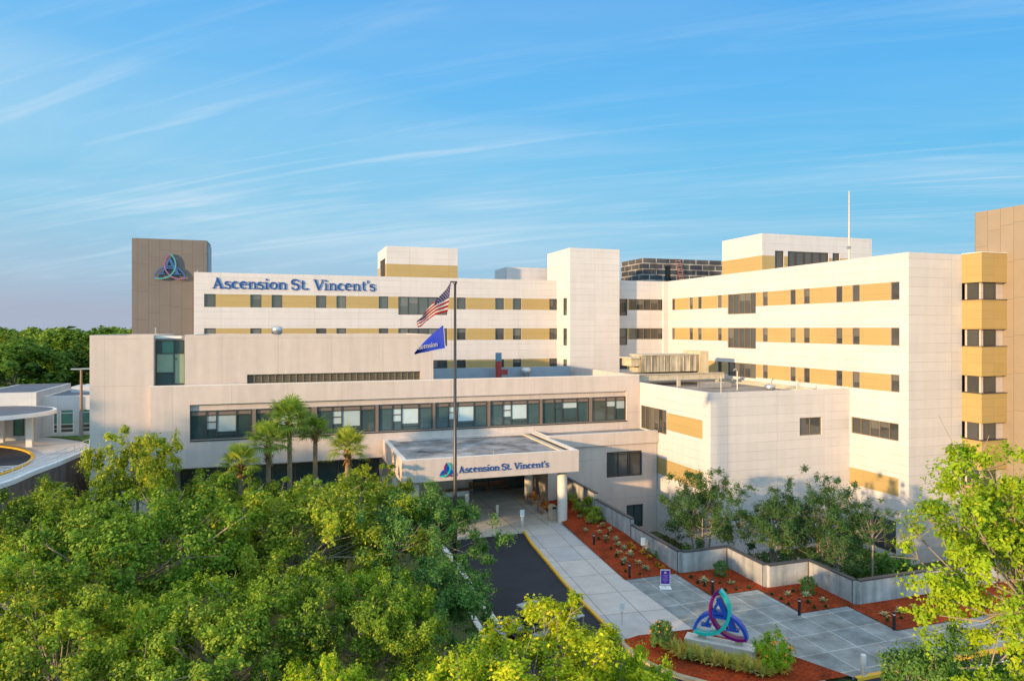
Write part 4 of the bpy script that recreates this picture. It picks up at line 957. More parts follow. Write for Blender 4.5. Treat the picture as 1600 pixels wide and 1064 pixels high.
# litter bin
p=atZ(864,811,.12); e=empty('litter_bin',p,'tan domed litter bin beside the round canopy column','litter bin')
g=MB(); g.box(p[0]-.3,p[0]+.3,p[1]-.3,p[1]+.3,.12,1.0,tanplast); g.build('body',e,bevel=.04)
g=MB(); pts=[]
for k in range(9):
    a=math.pi*k/8; pts.append((p[0]-.33*math.cos(a),1.15+.22*math.sin(a)))
for (y_) in (p[1]-.33,p[1]+.33): g.poly([(p[0]-.33,y_,1.0),(p[0]+.33,y_,1.0)]+[(a,y_,b) for a,b in reversed(pts)],tanplast)
full=[(p[0]-.33,1.0)]+pts+[(p[0]+.33,1.0)]
for a,b in zip(full[:-1],full[1:]): g.poly([(a[0],p[1]-.33,a[1]),(b[0],p[1]-.33,b[1]),(b[0],p[1]+.33,b[1]),(a[0],p[1]+.33,a[1])],tanplast)
g.build('hood',e); g=MB(); g.box(p[0]-.18,p[0]+.18,p[1]-.345,p[1]-.332,1.08,1.26,blk); g.build('opening',e)
# A-frame sign
p=atZ(845,760,.12); e=empty('folding_sign',p,'white folding sign board standing by the entrance door','sign')
g=MB()
def slab(g,pts,m): g.poly(pts,m)
for s,th in ((-1,.0),(1,0)):
    g.v+=[]; y0=p[1]+s*.35; y1=p[1]+s*.03
    g.poly([(p[0]-.33,y0,.12),(p[0]+.33,y0,.12),(p[0]+.33,y1,1.3),(p[0]-.33,y1,1.3)],whitep); g.poly([(p[0]-.33,y0+.03,.12),(p[0]+.33,y0+.03,.12),(p[0]+.33,y1+.03,1.3),(p[0]-.33,y1+.03,1.3)],whitep)
g.build('board',e); g=MB()
for k in range(5):
    t=.25+.13*k; y=p[1]-.35+.32*t-.012; g.box(p[0]-.22,p[0]+.22,y-.005,y,.12+1.18*t,.12+1.18*t+.05,MATS['grey_print'])
g.build('print',e)
# purple sign
p=atZ(1039.5,919,.13); e=empty('poster_stand',p,'purple poster stand on a pale weighted base at the plaza edge','sign')
dx=np.array([.93,-.37]); dy=np.array([.37,.93])
g=MB(); g.obox(p,dx,dy,.36,.28,.131,.22,whitep); g.build('base',e,bevel=.03)
g=MB(); g.obox(p,dx,dy,.30,.02,.36,1.32,whitep); g.obox(p,dx,dy,.03,.02,.2,.37,steel); g.build('frame',e)
g=MB(); g.obox(np.array(p[:2])-dy*.024,dx,dy,.27,.003,.43,1.28,purple); o=g.build('poster',e)
g=MB(); c=np.array(p[:2])-dy*.03
g.poly([(c[0]+dx[0]*.07*math.cos(a),c[1]+dx[1]*.07*math.cos(a),1.14+.07*math.sin(a)) for a in np.linspace(0,2*math.pi,17)[:-1]],mat('pale_pink',(.75,.5,.6),.5))
for k,w in enumerate((.17,.12,.19,.15,.19,.1)): g.obox(c,dx,dy,w,.001,.98-k*.085,1.005-k*.085,mat('lilac_print',(.35,.25,.6),.5))
o=g.build('print',e)
# carts on the drive, roofs only peeping above the trees
def cart(p,rz,label,roofm_,slots):
    e=empty('utility_cart',p,label,'cart','carts parked on the asphalt drive',rz)
    def B(name,fn,bev=0,par=None):
        g=MB(); fn(g); o=g.build(name,bevel=bev); o.location=(0,0,0); o.parent=par or e; return o
    ro=B('roof',lambda g:g.box(-.62,.62,-.75,.75,1.78,1.86,roofm_),.03)
    B('vent_slot',lambda g:[g.box(-.3+dx_,-.24+dx_,-.18,.18,1.861,1.868,blk) for dx_ in slots],0,ro)
    B('body',lambda g:[g.box(-.58,.58,-1.15,-.62,.32,.8,roofm_),g.box(-.6,.6,-.62,1.15,.28,.42,blk),g.box(-.58,.58,.35,1.15,.42,.78,roofm_)],.04)
    B('seat',lambda g:[g.box(-.5,.5,.05,.5,.781,.9,blk),g.box(-.5,.5,.45,.56,.901,1.25,blk)],.02)
    for sx in (-1,1):
        for sy in (-.68,.68): B('post',lambda g:g.tube([(sx*.56,sy,.4),(sx*.56,sy,1.78)],.02,steel,6))
        for sy in (-.85,.8): B('wheel',lambda g:g.tube([(sx*.5,sy,.23),(sx*.62,sy,.23)],.23,blk,16))
    return e
greyr=mat('grey_fibreglass',(.36,.36,.40),.5,noise=.1)
p=atZ(801,985,1.8); cart((p[0]-.2,p[1]+.55,.0),R(-70),'left grey roofed cart on the drive behind the bright tree',greyr,[0,.09,.3,.39])
p=atZ(830,948,1.8); cart((p[0]+.1,p[1]-.1,.0),R(15),'middle grey roofed cart on the drive behind the bright tree',greyr,[0,.3])
p=atZ(872,955,1.8); cart((p[0]+.3,p[1]-.4,.0),R(15),'rightmost pale roofed cart on the drive mostly hidden by the bright tree',greyr,[0,.3])
# lamp post left
p=atZ(127,683,TZ); e=empty('lamp_post',p,'tall brown lamp post with a twin arm beside the upper lawn','lamp post')
g=MB(); g.tube([p,(p[0],p[1],TZ+6.9)],[.16,.11],mat('brown_pole',(.24,.16,.11),.6),10); g.build('pole',e)
g=MB(); g.tube([p,(p[0],p[1],TZ+2.6)],.19,mat('grey_sleeve',(.22,.22,.22),.6),10); g.build('sleeve',e)
for s in (-1,1): g=MB(); g.box(min(p[0],p[0]+s*.9),max(p[0],p[0]+s*.9),p[1]-.16,p[1]+.16,TZ+6.9+.01*s,TZ+7.02+.01*s,steel); g.build('lamp_head',e)
# ---------------------------------------------------------------- annex at left
an=empty('annex',(-22,82,TZ),'low white annex with teal windows and dark roof at far left','building')
YA=82.0; ax0,ax1=-23.3,-12.0; az=9.55
wz=[(XonY(83,YA),XonY(90,YA)),(XonY(94,YA),XonY(115,YA)),(XonY(128.5,YA),XonY(141,YA)),(XonY(143,YA),XonY(150,YA))]
awhite=mat('annex_white',(.56,.57,.57),.7,noise=.08,nscale=1,joint=(1.4,3.5,.3,.05,False))
ops=[(a,b,5.75,8.15) for a,b in wz]
g=MB(); skin(g,'Y',YA,ax0,ax1,TZ,az,awhite,ops,(),.15); shellrest(g,ax0,ax1,YA,99,TZ,az,awhite,'f',drop=.15); 
g.box(-28.5,-23.3,80.2,92,TZ,10.15,awhite); g.box(-60,-28.5,83,100,TZ,9.3,awhite); g.build('wall',an)
for o in ops: window(an,'Y',YA,o,1,fm=whitep,fw=.07,gm=gl_green,trans=[(0,1,.85,0),(0,1,.36,0),(0,1,.18,0)],depth=.12,glassmap=[(0,1,.36,1,gl_green),(0,1,0,.36,gl_dark)])
g=MB(); g.poly([(ax0+.35,YA+.35,az-.1),(ax1-.35,YA+.35,az-.1),(ax1-.35,98.6,az-.1),(ax0+.35,98.6,az-.1)],roofdark); g.poly([(-28.2,80.5,10.16),(-23.6,80.5,10.16),(-23.6,91.7,10.16),(-28.2,91.7,10.16)],roofdark); g.poly([(-60,83.3,9.31),(-28.6,83.3,9.31),(-28.6,99.7,9.31),(-60,99.7,9.31)],roofdark); g.build('roof',an)
g=MB(); g.box(-20,-12.4,96.5,98.6,az+.01,az+.5,awhite); g.build('rear_parapet',an); g=MB(); g.box(-22,-15,87,90,az-.09,az+.55,awhite); g.build('roof_curb',an)
window(an,'Y',80.18,(-27.6,-26.6,TZ+.1,7.9),1,gm=gl_dark,depth=.0,name='door'); window(an,'Y',80.18,(-25.2,-24.3,5.9,7.9),1,gm=gl_green,depth=.0)
dc=empty('drop_off_canopy',(-29,75,TZ),'curved white drop off canopy on square columns at the left edge','canopy')
g=MB(); n=48; cxx,cyy,ra,rb_=-30.5,75.2,10.2,6.2
ring=[(cxx+ra*math.cos(2*math.pi*k/n),cyy+rb_*math.sin(2*math.pi*k/n)) for k in range(n)]
g.poly([(x,y,8.5) for x,y in reversed(ring)],whitep)
for k in range(n):
    a,b=ring[k],ring[(k+1)%n]; g.poly([(a[0],a[1],8.5),(b[0],b[1],8.5),(b[0],b[1],8.85),(a[0],a[1],8.85)],whitep)
g.build('slab',dc)
g=MB(); g.poly([(cxx+(x-cxx)*.97,cyy+(y-cyy)*.97,8.86) for x,y in ring],roofdark)
g.poly([(x,y,8.852) for x,y in ring],whitep); g.build('roof',dc)
for x,y in ((-22.5,75.6),(-26.0,79.4),(-33.0,74.5),(-36.5,78)):
    g=MB(); g.box(x-.25,x+.25,y-.25,y+.25,TZ+.03,8.495,whitep); g.build('column',dc)
# ---------------------------------------------------------------- vegetation
def leaves_mesh(name,pos,nrm,size,m,aspect=.62,rng=None,extra=None):
    n=len(pos); rng=rng or np.random.default_rng(1)
    nrm=nrm/(np.linalg.norm(nrm,axis=1,keepdims=True)+1e-9)
    r=rng.normal(size=(n,3)); t=np.cross(nrm,r); t/=np.linalg.norm(t,axis=1,keepdims=True)+1e-9; b=np.cross(nrm,t)
    s=(size*rng.uniform(.6,1.3,n))[:,None]
    v=np.empty((n,4,3)); v[:,0]=pos-t*s; v[:,1]=pos-b*s*aspect+nrm*s*.15; v[:,2]=pos+t*s; v[:,3]=pos+b*s*aspect+nrm*s*.15
    v=v.reshape(-1,3); f=np.arange(n*4)
    me=bpy.data.meshes.new(name); me.vertices.add(n*4); me.vertices.foreach_set('co',v.astype(np.float32).ravel())
    me.loops.add(n*4); me.loops.foreach_set('vertex_index',f.astype(np.int32)); me.polygons.add(n)
    me.polygons.foreach_set('loop_start',np.arange(0,n*4,4,dtype=np.int32)); me.polygons.foreach_set('loop_total',np.full(n,4,np.int32))
    me.materials.append(m); me.update(calc_edges=True); return me
def crown(seed,n,clusters=90,sig=.085,flat=.62,gap=.0,low=-.35,leaf=.02,shell=(.55,1.0)):
    """unit crown (radius 1, height flat) -> positions, normals, cluster centres"""
    rng=np.random.default_rng(seed); C=[]
    lob=[(rng.normal(size=3),rng.uniform(.15,.42)) for _ in range(7)]
    lob=[(d/np.linalg.norm(d),a) for d,a in lob]
    while len(C)<clusters:
        d=rng.normal(size=3); d/=np.linalg.norm(d)
        if d[2]<low: continue
        r=rng.uniform(shell[0],shell[1])**.7
        r*=.80+sum(a*max(0,float(d@q))**4 for q,a in lob)
        C.append((d*np.array([1,1,flat])*r))
    C=np.array(C); w=rng.uniform(.5,1.5,clusters); w/=w.sum(); idx=rng.choice(clusters,n,p=w)
    off=rng.normal(size=(n,3)); off/=np.linalg.norm(off,axis=1,keepdims=True); rad=rng.uniform(0,1,n)**.6
    ax_=rng.uniform(.55,1.25,(clusters,3)); off=off*rad[:,None]*ax_[idx]*(sig*rng.uniform(.6,1.9,clusters)[idx])[:,None]*1.7
    # sprigs: leaves gathered along short shoots inside each cluster
    ns=clusters*14; sd=rng.normal(size=(ns,3)); sd[:,2]+=.5; sd/=np.linalg.norm(sd,axis=1,keepdims=True); sl=rng.uniform(.6,1.25,ns)
    si=idx*14+rng.integers(0,14,n); k2=rng.uniform(0,1,n)<.6; tt=rng.uniform(.2,1,n)**.7
    sp_=sd[si]*(tt*sl[si]*sig*1.9)[:,None]*ax_[idx]+rng.normal(size=(n,3))*sig*.16
    off=np.where(k2[:,None],sp_,off)
    P=C[idx]+off
    nr=off/(np.linalg.norm(off,axis=1,keepdims=True)+1e-9)*.8+C[idx]*.5+np.array([0,0,.55])+rng.normal(size=(n,3))*.55
    return P,nr,C
PROTO={}
def tree_proto(key,seed,n,r,h,flat,leafm,barkm,clusters=90,sig=.085,leaf=.09,low=-.35,trunk_r=.22,stems=1,limbs=26,shell=(.55,1.0),twigs=True):
    """builds meshes for a tree whose base is the origin: height h, crown radius r"""
    rng=np.random.default_rng(seed+100); P,nr,C=crown(seed,n,clusters,sig,flat,0,low,leaf,shell)
    rz=r*flat; zc=h-rz*.92
    P=P*r; P[:,2]+=zc; C=C*r; C[:,2]+=zc
    lm=leaves_mesh(key+'_crown',P,nr,leaf,leafm,rng=rng)
    g=MB(); fork=max(.8,zc-rz*.55)
    for s in range(stems):
        a=2*math.pi*s/stems+rng.uniform(0,.6); lean=0 if stems==1 else rng.uniform(.25,.55)
        tx,ty=math.cos(a)*lean*r*.5,math.sin(a)*lean*r*.5
        k=trunk_r if stems==1 else trunk_r*.5
        bx_,by_=(0,0) if stems==1 else (math.cos(a)*.25,math.sin(a)*.25)
        pts=[(bx_,by_,-.3),(bx_+tx*.15+rng.uniform(-.1,.1),by_+ty*.15,fork*.45),(bx_+tx*.5,by_+ty*.5+rng.uniform(-.1,.1),fork),(tx,ty,zc)]
        g.tube(pts,[k*1.25,k,k*.8,k*.45],barkm,8)
        sel=rng.choice(len(C),min(len(C),max(4,limbs//stems)),replace=False)
        for j in sel:
            c=C[j]; st_=np.array(pts[2])*(1-.5*rng.uniform())+np.array(pts[3])*.5*rng.uniform(); st_=np.array(pts[2])+(np.array(pts[3])-np.array(pts[2]))*rng.uniform(0,.8)
            m_=(st_+c)/2+rng.normal(size=3)*r*.06; m_[2]-=r*.03
            g.tube([st_,m_,c],[k*.28,k*.17,k*.06],barkm,5,False)
            if twigs:
                for _ in range(2):
                    e_=c+rng.normal(size=3)*r*.10; g.tube([m_*.3+c*.7,e_],[k*.12,k*.04],barkm,4,False)
    tm=bpy.data.meshes.new(key+'_trunk'); tm.from_pydata(g.v,[],g.f); tm.materials.append(g.mats[0]); tm.polygons.foreach_set('use_smooth',[True]*len(g.f)); tm.update()
    PROTO[key]=(lm,tm)
def plant(key,x,y,z,label,cat='tree',name='tree',scale=1,rz=0,group=None,leafm=None):
    e=empty(name,(x,y,z),label,cat,group,rz); e.scale=scale if isinstance(scale,tuple) else (scale,)*3
    lm,tm=PROTO[key]
    for nm,me in (('crown',lm),('trunk',tm)):
        o=bpy.data.objects.new(nm,me); COL.objects.link(o); o.parent=e
    return e
tree_proto('oakA',11,95000,6.2,8.4,.68,leaf_oak,barkp,190,.058,.082,low=-.5,shell=(.3,1.0),limbs=60,trunk_r=.26)
tree_proto('oakB',23,95000,6.2,8.4,.66,leaf_oak,barkp,190,.058,.082,low=-.5,shell=(.3,1.0),limbs=60,trunk_r=.26)
tree_proto('limeA',31,52000,3.2,7.3,.85,leaf_lime,barkp,110,.072,.06,low=-.6,trunk_r=.12,limbs=40,shell=(.3,1.0))
tree_proto('limeB',37,52000,3.4,7.0,.8,leaf_lime,barkp,110,.072,.06,low=-.6,trunk_r=.12,limbs=40,shell=(.3,1.0))
tree_proto('bigR',43,70000,4.3,13.4,.95,leaf_lime,barkp,210,.055,.058,low=-.95,trunk_r=.16,limbs=110,shell=(.15,1.0))
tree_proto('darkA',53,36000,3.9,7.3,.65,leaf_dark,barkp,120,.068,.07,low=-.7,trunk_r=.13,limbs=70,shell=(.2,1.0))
tree_proto('freshA',61,36000,3.2,7.0,.75,leaf_oak,barkp,110,.075,.07,low=-.6,trunk_r=.11,limbs=40,shell=(.25,1.0))
tree_proto('myrA',71,40000,3.5,9.2,.95,leaf_myr,barkp,150,.075,.055,low=-.8,trunk_r=.14,stems=7,limbs=90,shell=(.15,1.0))
tree_proto('myrB',73,38000,3.4,8.8,.95,leaf_myr,barkp,150,.075,.055,low=-.8,trunk_r=.14,stems=6,limbs=90,shell=(.15,1.0))
tree_proto('thin',79,3600,1.5,8.6,1.5,leaf_myr,barkp,60,.11,.06,low=-.9,trunk_r=.07,limbs=40,shell=(.2,1.0))
tree_proto('farA',83,17000,6.5,13,.95,leaf_far,bark,170,.085,.24,low=-.95,trunk_r=.3,limbs=10,twigs=False)
tree_proto('farB',89,17000,6.0,14,1.05,leaf_far,bark,170,.085,.24,low=-.95,trunk_r=.3,limbs=10,twigs=False)
tree_proto('bush',97,4200,1.0,1.5,.85,leaf_dark,barkp,36,.14,.055,low=-.9,trunk_r=.05,limbs=8,shell=(.3,1.0))
tree_proto('brightbush',99,4200,1.0,1.5,.85,leaf_oak,barkp,36,.14,.06,low=-.9,trunk_r=.05,limbs=8,shell=(.3,1.0))
tree_proto('limebush',101,4600,1.0,1.7,.95,leaf_lime,barkp,36,.14,.05,low=-.9,trunk_r=.05,limbs=8,shell=(.3,1.0))
#  (mesh, px, depth, height scale, radius scale, label)
FG=[('oakA',460,38,.91,1.0,'broad green oak in the centre of the foreground canopy'),
('oakB',205,33.5,1.03,1.0,'broad green oak left of the centre foreground oak'),
('oakA',10,41,.79,.85,'green oak at the left edge below the curved wall'),
('oakB',345,27,.8,.75,'lower oak at the bottom, left of the bright lime trees'),
('oakA',90,25.5,.83,.75,'lower oak in the bottom left corner'),
('oakB',575,29,.74,.62,'lower oak between the centre oak and the bright lime trees'),
('freshA',215,48,1.3,1.0,'fresh green tree in front of the left stucco end block'),
('freshA',120,46,.68,1.0,'fresh green tree between the curved wall and the left end block'),
('freshA',330,49,.88,1.0,'fresh green tree below the left end of the window ribbon'),
('freshA',415,48.5,.80,.95,'small green tree at the foot of the leaning palm'),
('freshA',510,49,.80,.95,'small green tree in front of the two middle palms'),
('freshA',585,50,.84,.85,'small green tree under the left end of the canopy'),
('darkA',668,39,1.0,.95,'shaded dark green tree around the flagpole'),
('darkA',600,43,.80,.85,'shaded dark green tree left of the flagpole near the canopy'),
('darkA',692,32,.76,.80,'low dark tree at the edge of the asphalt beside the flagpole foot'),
('limeA',850,22.5,.93,1.15,'bright lime tree in front of the parked carts'),
('limeB',700,21,.98,.8,'bright lime tree left of the parked carts'),
('limeA',500,20,.9,.62,'small bright lime tree at the bottom below the centre oak'),
('limeB',975,23.5,.85,.55,'small lime tree between the sidewalk and the sculpture bed'),
('limeB',1010,20.5,.72,.45,'low lime tree at the very bottom beside the island kerb'),
('bigR',1635,19,1.04,1.0,'tall sunlit lime tree filling the lower right corner'),
('darkA',1500,21,.95,.72,'low darker tree in front of the tall tree at bottom right')]
rr2=random.Random(3)
for k,px,d,sh,sr,l in FG:
    x,y=atD(px,d); plant(k,x,y,0,l,scale=(sr,sr,sh),rz=rr2.uniform(0,6.28))
for k,px,d,sh,sr,l in [('myrA',1098,51.5,1.0,1.05,'multi stemmed crape myrtle in front of the box block corner'),('myrB',1215,50,.98,1.0,'multi stemmed crape myrtle left of the pair right of the box corner'),('myrA',1290,49.5,1.0,.9,'multi stemmed crape myrtle nearest the right wing'),
    ('thin',1362,47,1.0,1.0,'slender sparse young tree before the golden lower band of the right wing'),('thin',1310,45,.75,1.0,'short sparse young tree in the courtyard grass')]:
    x,y=atD(px,d); plant(k,x,y,CZ,l,name='crape_myrtle' if k!='thin' else 'young_tree',scale=(sr,sr,sh),rz=rr2.uniform(0,6.28))
for px,d,s,sz,l in [(1040,50,2.4,3.0,'large round green bush in the courtyard left of the first myrtle'),(1385,50,2.5,2.6,'large dark bush in the courtyard beside the right wing'),(1340,44,1.5,1.3,'low green bush in the courtyard behind the middle wall'),(1240,45.5,1.6,1.6,'low green bush in the courtyard under the myrtles'),(1150,49,1.2,1.2,'small green bush in the courtyard near the first myrtle')]:
    x,y=atD(px,d); plant('bush',x,y,CZ,l,'bush','bush',scale=(s,s,sz),rz=rr2.uniform(0,6))
for px,py,s,l in [(1127,899,.55,'small conical green shrub in the corner of the concrete walls'),(1263,925,.55,'round green shrub in the wall corner right of the sculpture')]:
    x,y,_=atZ(px,py,.15); plant('bush',x,y,.15,l,'shrub','shrub',scale=(s,s,s*1.2))
for px,py,s,l in [(905,792,.95,'bright green shrub just behind the round canopy column'),(918,806,1.0,'bright green shrub along the tallest concrete wall'),(931,818,.85,'bright green shrub at the end of the tallest concrete wall')]:
    x,y,_=atZ(px,py,.4); plant('brightbush',x,y,.3,l,'shrub','shrub',scale=(s,s,s*1.1),rz=px)
for px,py,s,l in [(1035,1008,.72,'round orange flowering shrub at the left end of the sculpture bed'),(1212,1045,.95,'sprawling orange flowering shrub right of the sculpture')]:
    x,y,_=atZ(px,py,.16); e=plant('limebush' if px>1100 else 'bush',x,y,.16,l,'shrub','flowering_shrub',scale=(s,s,s*1.15))
    rng=np.random.default_rng(px); d=rng.normal(size=(46,3)); d/=np.linalg.norm(d,axis=1,keepdims=True); d[:,2]=abs(d[:,2])
    P=d*np.array([1.0,1.0,.85])+np.array([0,0,.72]); me=leaves_mesh('blossom',P,d,.07,petal,.9,rng); o=bpy.data.objects.new('blossom',me); COL.objects.link(o); o.parent=e
# blade plants
def blades(name,n,L,w,m,seed,spread=(.3,1.2),curl=.25):
    rng=np.random.default_rng(seed); g=MB()
    for k in range(n):
        a=rng.uniform(0,2*math.pi); el=rng.uniform(*spread); l=L*rng.uniform(.65,1.1); d=np.array([math.cos(a)*math.cos(el),math.sin(a)*math.cos(el),math.sin(el)]); s=np.array([-math.sin(a),math.cos(a),0])*w/2
        p0=np.array([0,0,.0]); p1=d*l*.55; p2=d*l; p2=p2+np.array([0,0,-curl*l*math.cos(el)])
        g.poly([p0-s*.6,p0+s*.6,p1+s,p1-s],m); g.poly([p1-s,p1+s,p2],m)
    me=bpy.data.meshes.new(name); me.from_pydata([tuple(v) for v in g.v],[],g.f); me.materials.append(m); me.update(); return me
AG=[blades('agave',26,.42,.07,leaf_agave,s) for s in (1,2,3)]; CRO=[blades('croton',40,.36,.09,leaf_crot,s,(.3,1.4)) for s in (4,5)]; TU=[blades('tuft',60,.24,.035,leaf_tuft,s,(.3,1.4)) for s in (6,7)]
FLX=[blades('flax',110,.95,.06,leaf_flax,s,(.55,1.45),.35) for s in (8,9,10)]
def put(me,x,y,z,name,label,cat,group,s=1,rz=0):
    o=bpy.data.objects.new(name,me); COL.objects.link(o); o.location=(x,y,z); o.rotation_euler=(0,0,rz); o.scale=(s,s,s); tag(o,label,cat,group); return o
ag=[(988,808.5+0),(1004,820),(932,796),(946,810),(959,820),(936,808),(944,830),(968,842),(976,852),(985,866),(998,877),(1009,889),(922,815),(955,838),(1100,918),(1130,905),(1143,914),(1231,931),(1259,930),(1287,938),(1385,962),(1406,958)]
def zg(x,y): return .17+(.5*max(0,min(1,(x-21.25)/4))*max(0,min(1,(y-42)/6)) if y>40.4 and x<25.3 else 0)
def lay(lst,meshes,name,labels,cat,group,s):
    for i,(px,py) in enumerate(lst):
        x,y,_=atZ(px,py,.17); z=zg(x,y); x,y,_=atZ(px,py,z)
        l=labels[0] if x<25.2 else labels[1]
        put(meshes[i%len(meshes)],x,y,z,name,l,cat,group,s*rr2.uniform(.8,1.2),rr2.uniform(0,6))
ag=[(906,768+40),(915,830),(921,816),(930,812),(940,822),(936,832),(947,841),(953,828),(962,843),(966,852),(975,858),(967,864),(984,866),(975,878),(997,880),(1009,889),(986,869),(1100,908),(1129,900),(1143,912),(1231,929),(1260,932),(1287,940),(1382,962),(1407,957)]
lay(ag,AG,'agave',['pale spiky rosette in the long red mulch bed','pale spiky rosette in a square mulch bed by the plaza'],'plant','pale spiky rosettes in the mulch',1)
cr=[(957,823),(963,829),(952,818),(944,812),(985,852),(1001,846),(1015,872),(1026,884),(1034,889),(1004,864),(990,858)]
lay(cr,CRO,'croton',['orange and yellow leafy plant in the long red mulch bed','orange leafy plant in a square mulch bed'],'plant','orange plants in the mulch',1)
tu=[(935,842),(946,846),(955,857),(963,869),(972,882),(977,893),(1000,897),(950,835),(1080,902),(1090,911),(1101,915),(1125,911),(1133,923),(1150,921),(1170,919),(1206,929),(1221,936),(1232,944),(1262,941),(1272,950),(1290,948),(1387,970),(1408,966),(1240,924),(962,851)]
lay(tu,TU,'grass_tuft',['small dark green tuft in the long red mulch bed','small dark green tuft in a square mulch bed by the plaza'],'plant','dark green tufts in the mulch',1)
n0=np.array([19.2,31.0]); n1=np.array([22.2,27.9])
fx=[]
for k in range(24):
    t=k/23; q=n0+(n1-n0)*t+np.array([-.42,-.42])*(1+.45*(k%3)); fx.append(q)
for k,q in enumerate(fx): put(FLX[k%3],q[0],q[1],.16,'flax_clump','yellow green strap leaved clump along the front of the sculpture plinth','plant','strap leaved clumps round the plinth',rr2.uniform(.7,.98),rr2.uniform(0,6))
for k,(x,y) in enumerate([(19.0,31.9),(19.2,32.2),(22.9,28.5),(23.1,28.9),(18.5,31.3),(23.0,27.6),(22.4,27.1)]):
    put(FLX[k%3],x,y,.16,'flax_clump','yellow green strap leaved clump at an end of the sculpture plinth','plant','strap leaved clumps round the plinth',rr2.uniform(.7,.95),rr2.uniform(0,6))
# palms
def palm_proto(key,seed,h,nf,fr,bootlen):
    rng=np.random.default_rng(seed); g=MB(); lean=rng.uniform(-.15,.15)
    g.tube([(0,0,-.2),(lean*.3,0,h*.4),(lean,0,h)],[.24,.19,.17],palmb,10); t=g
    b=MB()
    for k in range(26):
        a=k*2.4; z=h-bootlen*(k/26); r0=.16; l=.32+.15*rng.uniform(); d=np.array([math.cos(a),math.sin(a),.8]); s=np.array([-math.sin(a),math.cos(a),0])*.09; p=np.array([lean+math.cos(a)*r0,math.sin(a)*r0,z])
        b.poly([p-s,p+s,p+s*.4+d*l,p-s*.4+d*l],boot); b.poly([p-s,p+s,p+s*.5+np.array([math.cos(a)*.25,math.sin(a)*.25,-.4]),p-s*.5+np.array([math.cos(a)*.25,math.sin(a)*.25,-.4])],boot)
    f=MB(); top=np.array([lean,0,h])
    for k in range(nf):
        a=k*2.399+rng.uniform(-.2,.2); el=R(82-105*(k/nf)+rng.uniform(-8,8)); L=fr*rng.uniform(.42,.6)
        d=np.array([math.cos(a)*math.cos(el),math.sin(a)*math.cos(el),math.sin(el)]); side=np.array([-math.sin(a),math.cos(a),0]); up=np.cross(side,d)*-1
        hub=top+d*L; f.tube([top,top+d*L*.5+np.array([0,0,.04]),hub],[.025,.018,.012],leaf_palm,4,False)
        for j in range(19):
            s_=(j-9)/9; ang=s_*R(125); bl=fr*.52*(1-.25*abs(s_))*rng.uniform(.85,1.1)
            bd=d*math.cos(ang)+side*math.sin(ang)-up*(.18*abs(s_)); bd/=np.linalg.norm(bd); wv_=np.cross(bd,up); wv_/=np.linalg.norm(wv_)+1e-9; w=.045
            m_=hub+bd*bl*.55+np.array([0,0,-.03*bl]); e_=hub+bd*bl+np.array([0,0,-.30*bl*rng.uniform(.6,1.3)])
            f.poly([hub-wv_*w*.3,hub+wv_*w*.3,m_+wv_*w,m_-wv_*w],leaf_palm); f.poly([m_-wv_*w,m_+wv_*w,e_],leaf_palm)
    out=[]
    for nm,mb in (('fronds',f),('trunk',t),('frond_boots',b)):
        me=bpy.data.meshes.new(key+nm); me.from_pydata([tuple(v) for v in mb.v],[],mb.f); me.materials.append(mb.mats[0]); me.update(); out.append((nm,me))
    PROTO[key]=out
def palm(key,px,py_crown,d,label,fr,h0):
    x,y=atD(px,d); e=empty('palm_tree',(x,y,0),label,'palm tree','palms in front of the ribbon windows',rr2.uniform(0,6))
    for nm,me in PROTO[key]:
        o=bpy.data.objects.new(nm,me); COL.objects.link(o); o.parent=e
pd=54.5
for i,(px,yc,d,fr,boot_,nf,l) in enumerate([(453,657,54.0,2.4,.9,40,'tallest palm with a full round head in front of the windows'),(541,698,53.5,2.0,1.3,30,'rightmost palm with drooping fronds by the canopy'),(492,676,56.0,1.85,.4,24,'slim palm behind and right of the tallest palm'),(420,692,52.5,2.15,1.4,32,'leaning bushy palm left of the tallest palm'),(376,724,50.0,1.8,.8,24,'shortest palm half sunk in the trees at left')]):
    h=H-(yc-HY)*d/F; palm_proto('palm%d'%i,200+i,h,nf,fr,boot_); palm('palm%d'%i,px,yc,d,l,fr,h)
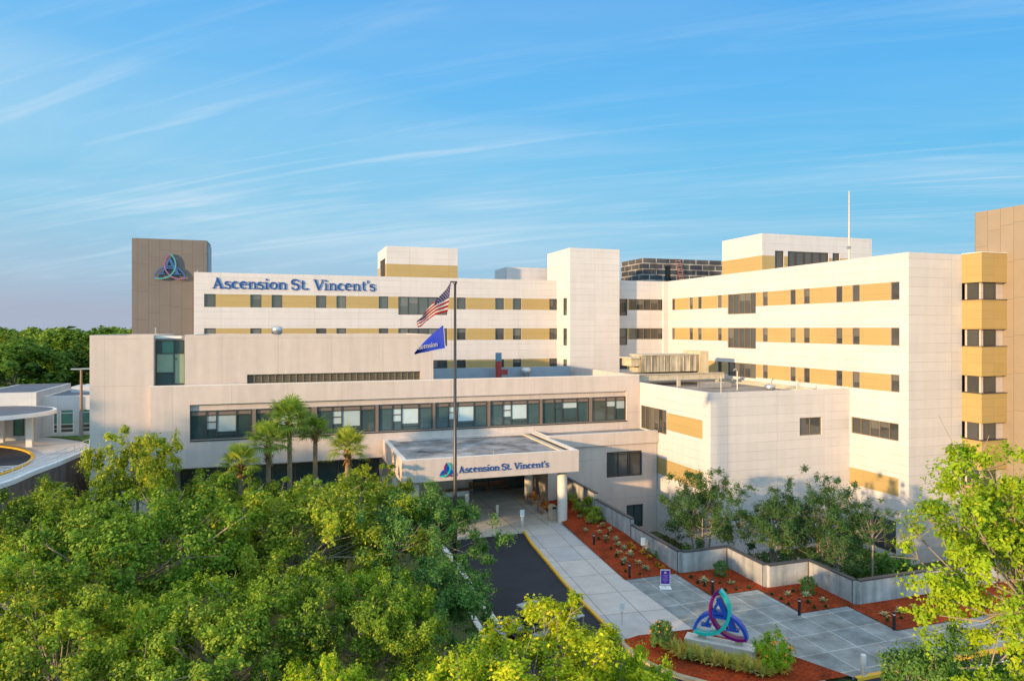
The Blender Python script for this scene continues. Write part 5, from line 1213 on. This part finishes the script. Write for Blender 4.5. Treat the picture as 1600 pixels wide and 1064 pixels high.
# ---- wood behind the annex
far=[(-26,114),(-34,108),(-44,106),(-54,104),(-30,122),(-42,112),(-52,118),(-23,134),(-36,138),(-50,136),(-64,130),(-14,140),(-26,152),(-44,154),(-60,150),(-76,142),(-8,156),(-33,168),(-55,172),(-75,165),(-15,172),(-64,110)]
FL=['dense tree at the front of the wood directly behind the white annex','leafy tree in the middle of the wood left of the hospital','distant leafy tree at the back of the wood left of the hospital']
for i,(x,y) in enumerate(far):
    s=rr2.uniform(.75,1.0); plant('farA' if i%2 else 'farB',x,y,TZ-.5,FL[0 if y<130 else (1 if y<155 else 2)],scale=(s*1.15,s*1.15,s*.80),rz=rr2.uniform(0,6),group='trees in the wood behind the annex')
rng=np.random.default_rng(77); PP=[];NN=[]
for k in range(620):
    t=rng.uniform(0,1)**.8; y=180+t*700; x=-y*rng.uniform(-.55,1.15)-10
    if x>-8+0*y and y<200: continue
    hgt=(9.5+rng.uniform(-2,4)+ (y-180)*.004); r=rng.uniform(5,9); base=TZ if x<-5 else 0
    n=230; d=rng.normal(size=(n,3)); d/=np.linalg.norm(d,axis=1,keepdims=True); d[:,2]=np.abs(d[:,2])*1.0-.25
    lump=1+.25*np.sin(d[:,0]*5+k)*np.sin(d[:,1]*6+k*2)
    P=d*np.array([r,r,hgt*.5])*lump[:,None]*rng.uniform(.85,1.05,(n,1))+np.array([x,y,base+hgt*.55-2.0]); PP.append(P); NN.append(d+rng.normal(size=(n,3))*.4)
me=leaves_mesh('distant_wood',np.concatenate(PP),np.concatenate(NN),1.15,leaf_far,.8,rng)
o=bpy.data.objects.new('distant_wood',me); COL.objects.link(o); tag(o,'distant wood reaching the horizon left of the hospital','wood',kind='stuff')
# trees outside the frame whose shade falls on the place
for i,(x,y,s,sz) in enumerate([(-50,44,1.0,1.25),(-56,36,1.0,1.2),(-46,52,1.0,1.15)]):
    plant('farA',x,y,0,'tall shade tree standing left of the view','tree',scale=(s,s,sz),group='shade trees left of the view')
# grass blades in courtyard as ground cover
rng=np.random.default_rng(5); n=16000; P=np.stack([rng.uniform(26,50,n),rng.uniform(33,58,n),np.full(n,CZ+.18)],1)
keep=~((P[:,0]<29.3)&(P[:,1]<40.8))&~((P[:,0]<32.6)&(P[:,1]<36.8))&~((P[:,0]>34.9)&(P[:,1]>51.0)); P=P[keep]
me=leaves_mesh('courtyard_grass',P,rng.normal(size=P.shape)*np.array([1,1,.2]),.28,leafmat('dry_grass',(.12,.13,.04),(.22,.19,.07),(.06,.09,.03),.3),.2,rng)
o=bpy.data.objects.new('courtyard_grass',me); COL.objects.link(o); tag(o,'rough tall grass covering the sunken courtyard','grass',kind='stuff')
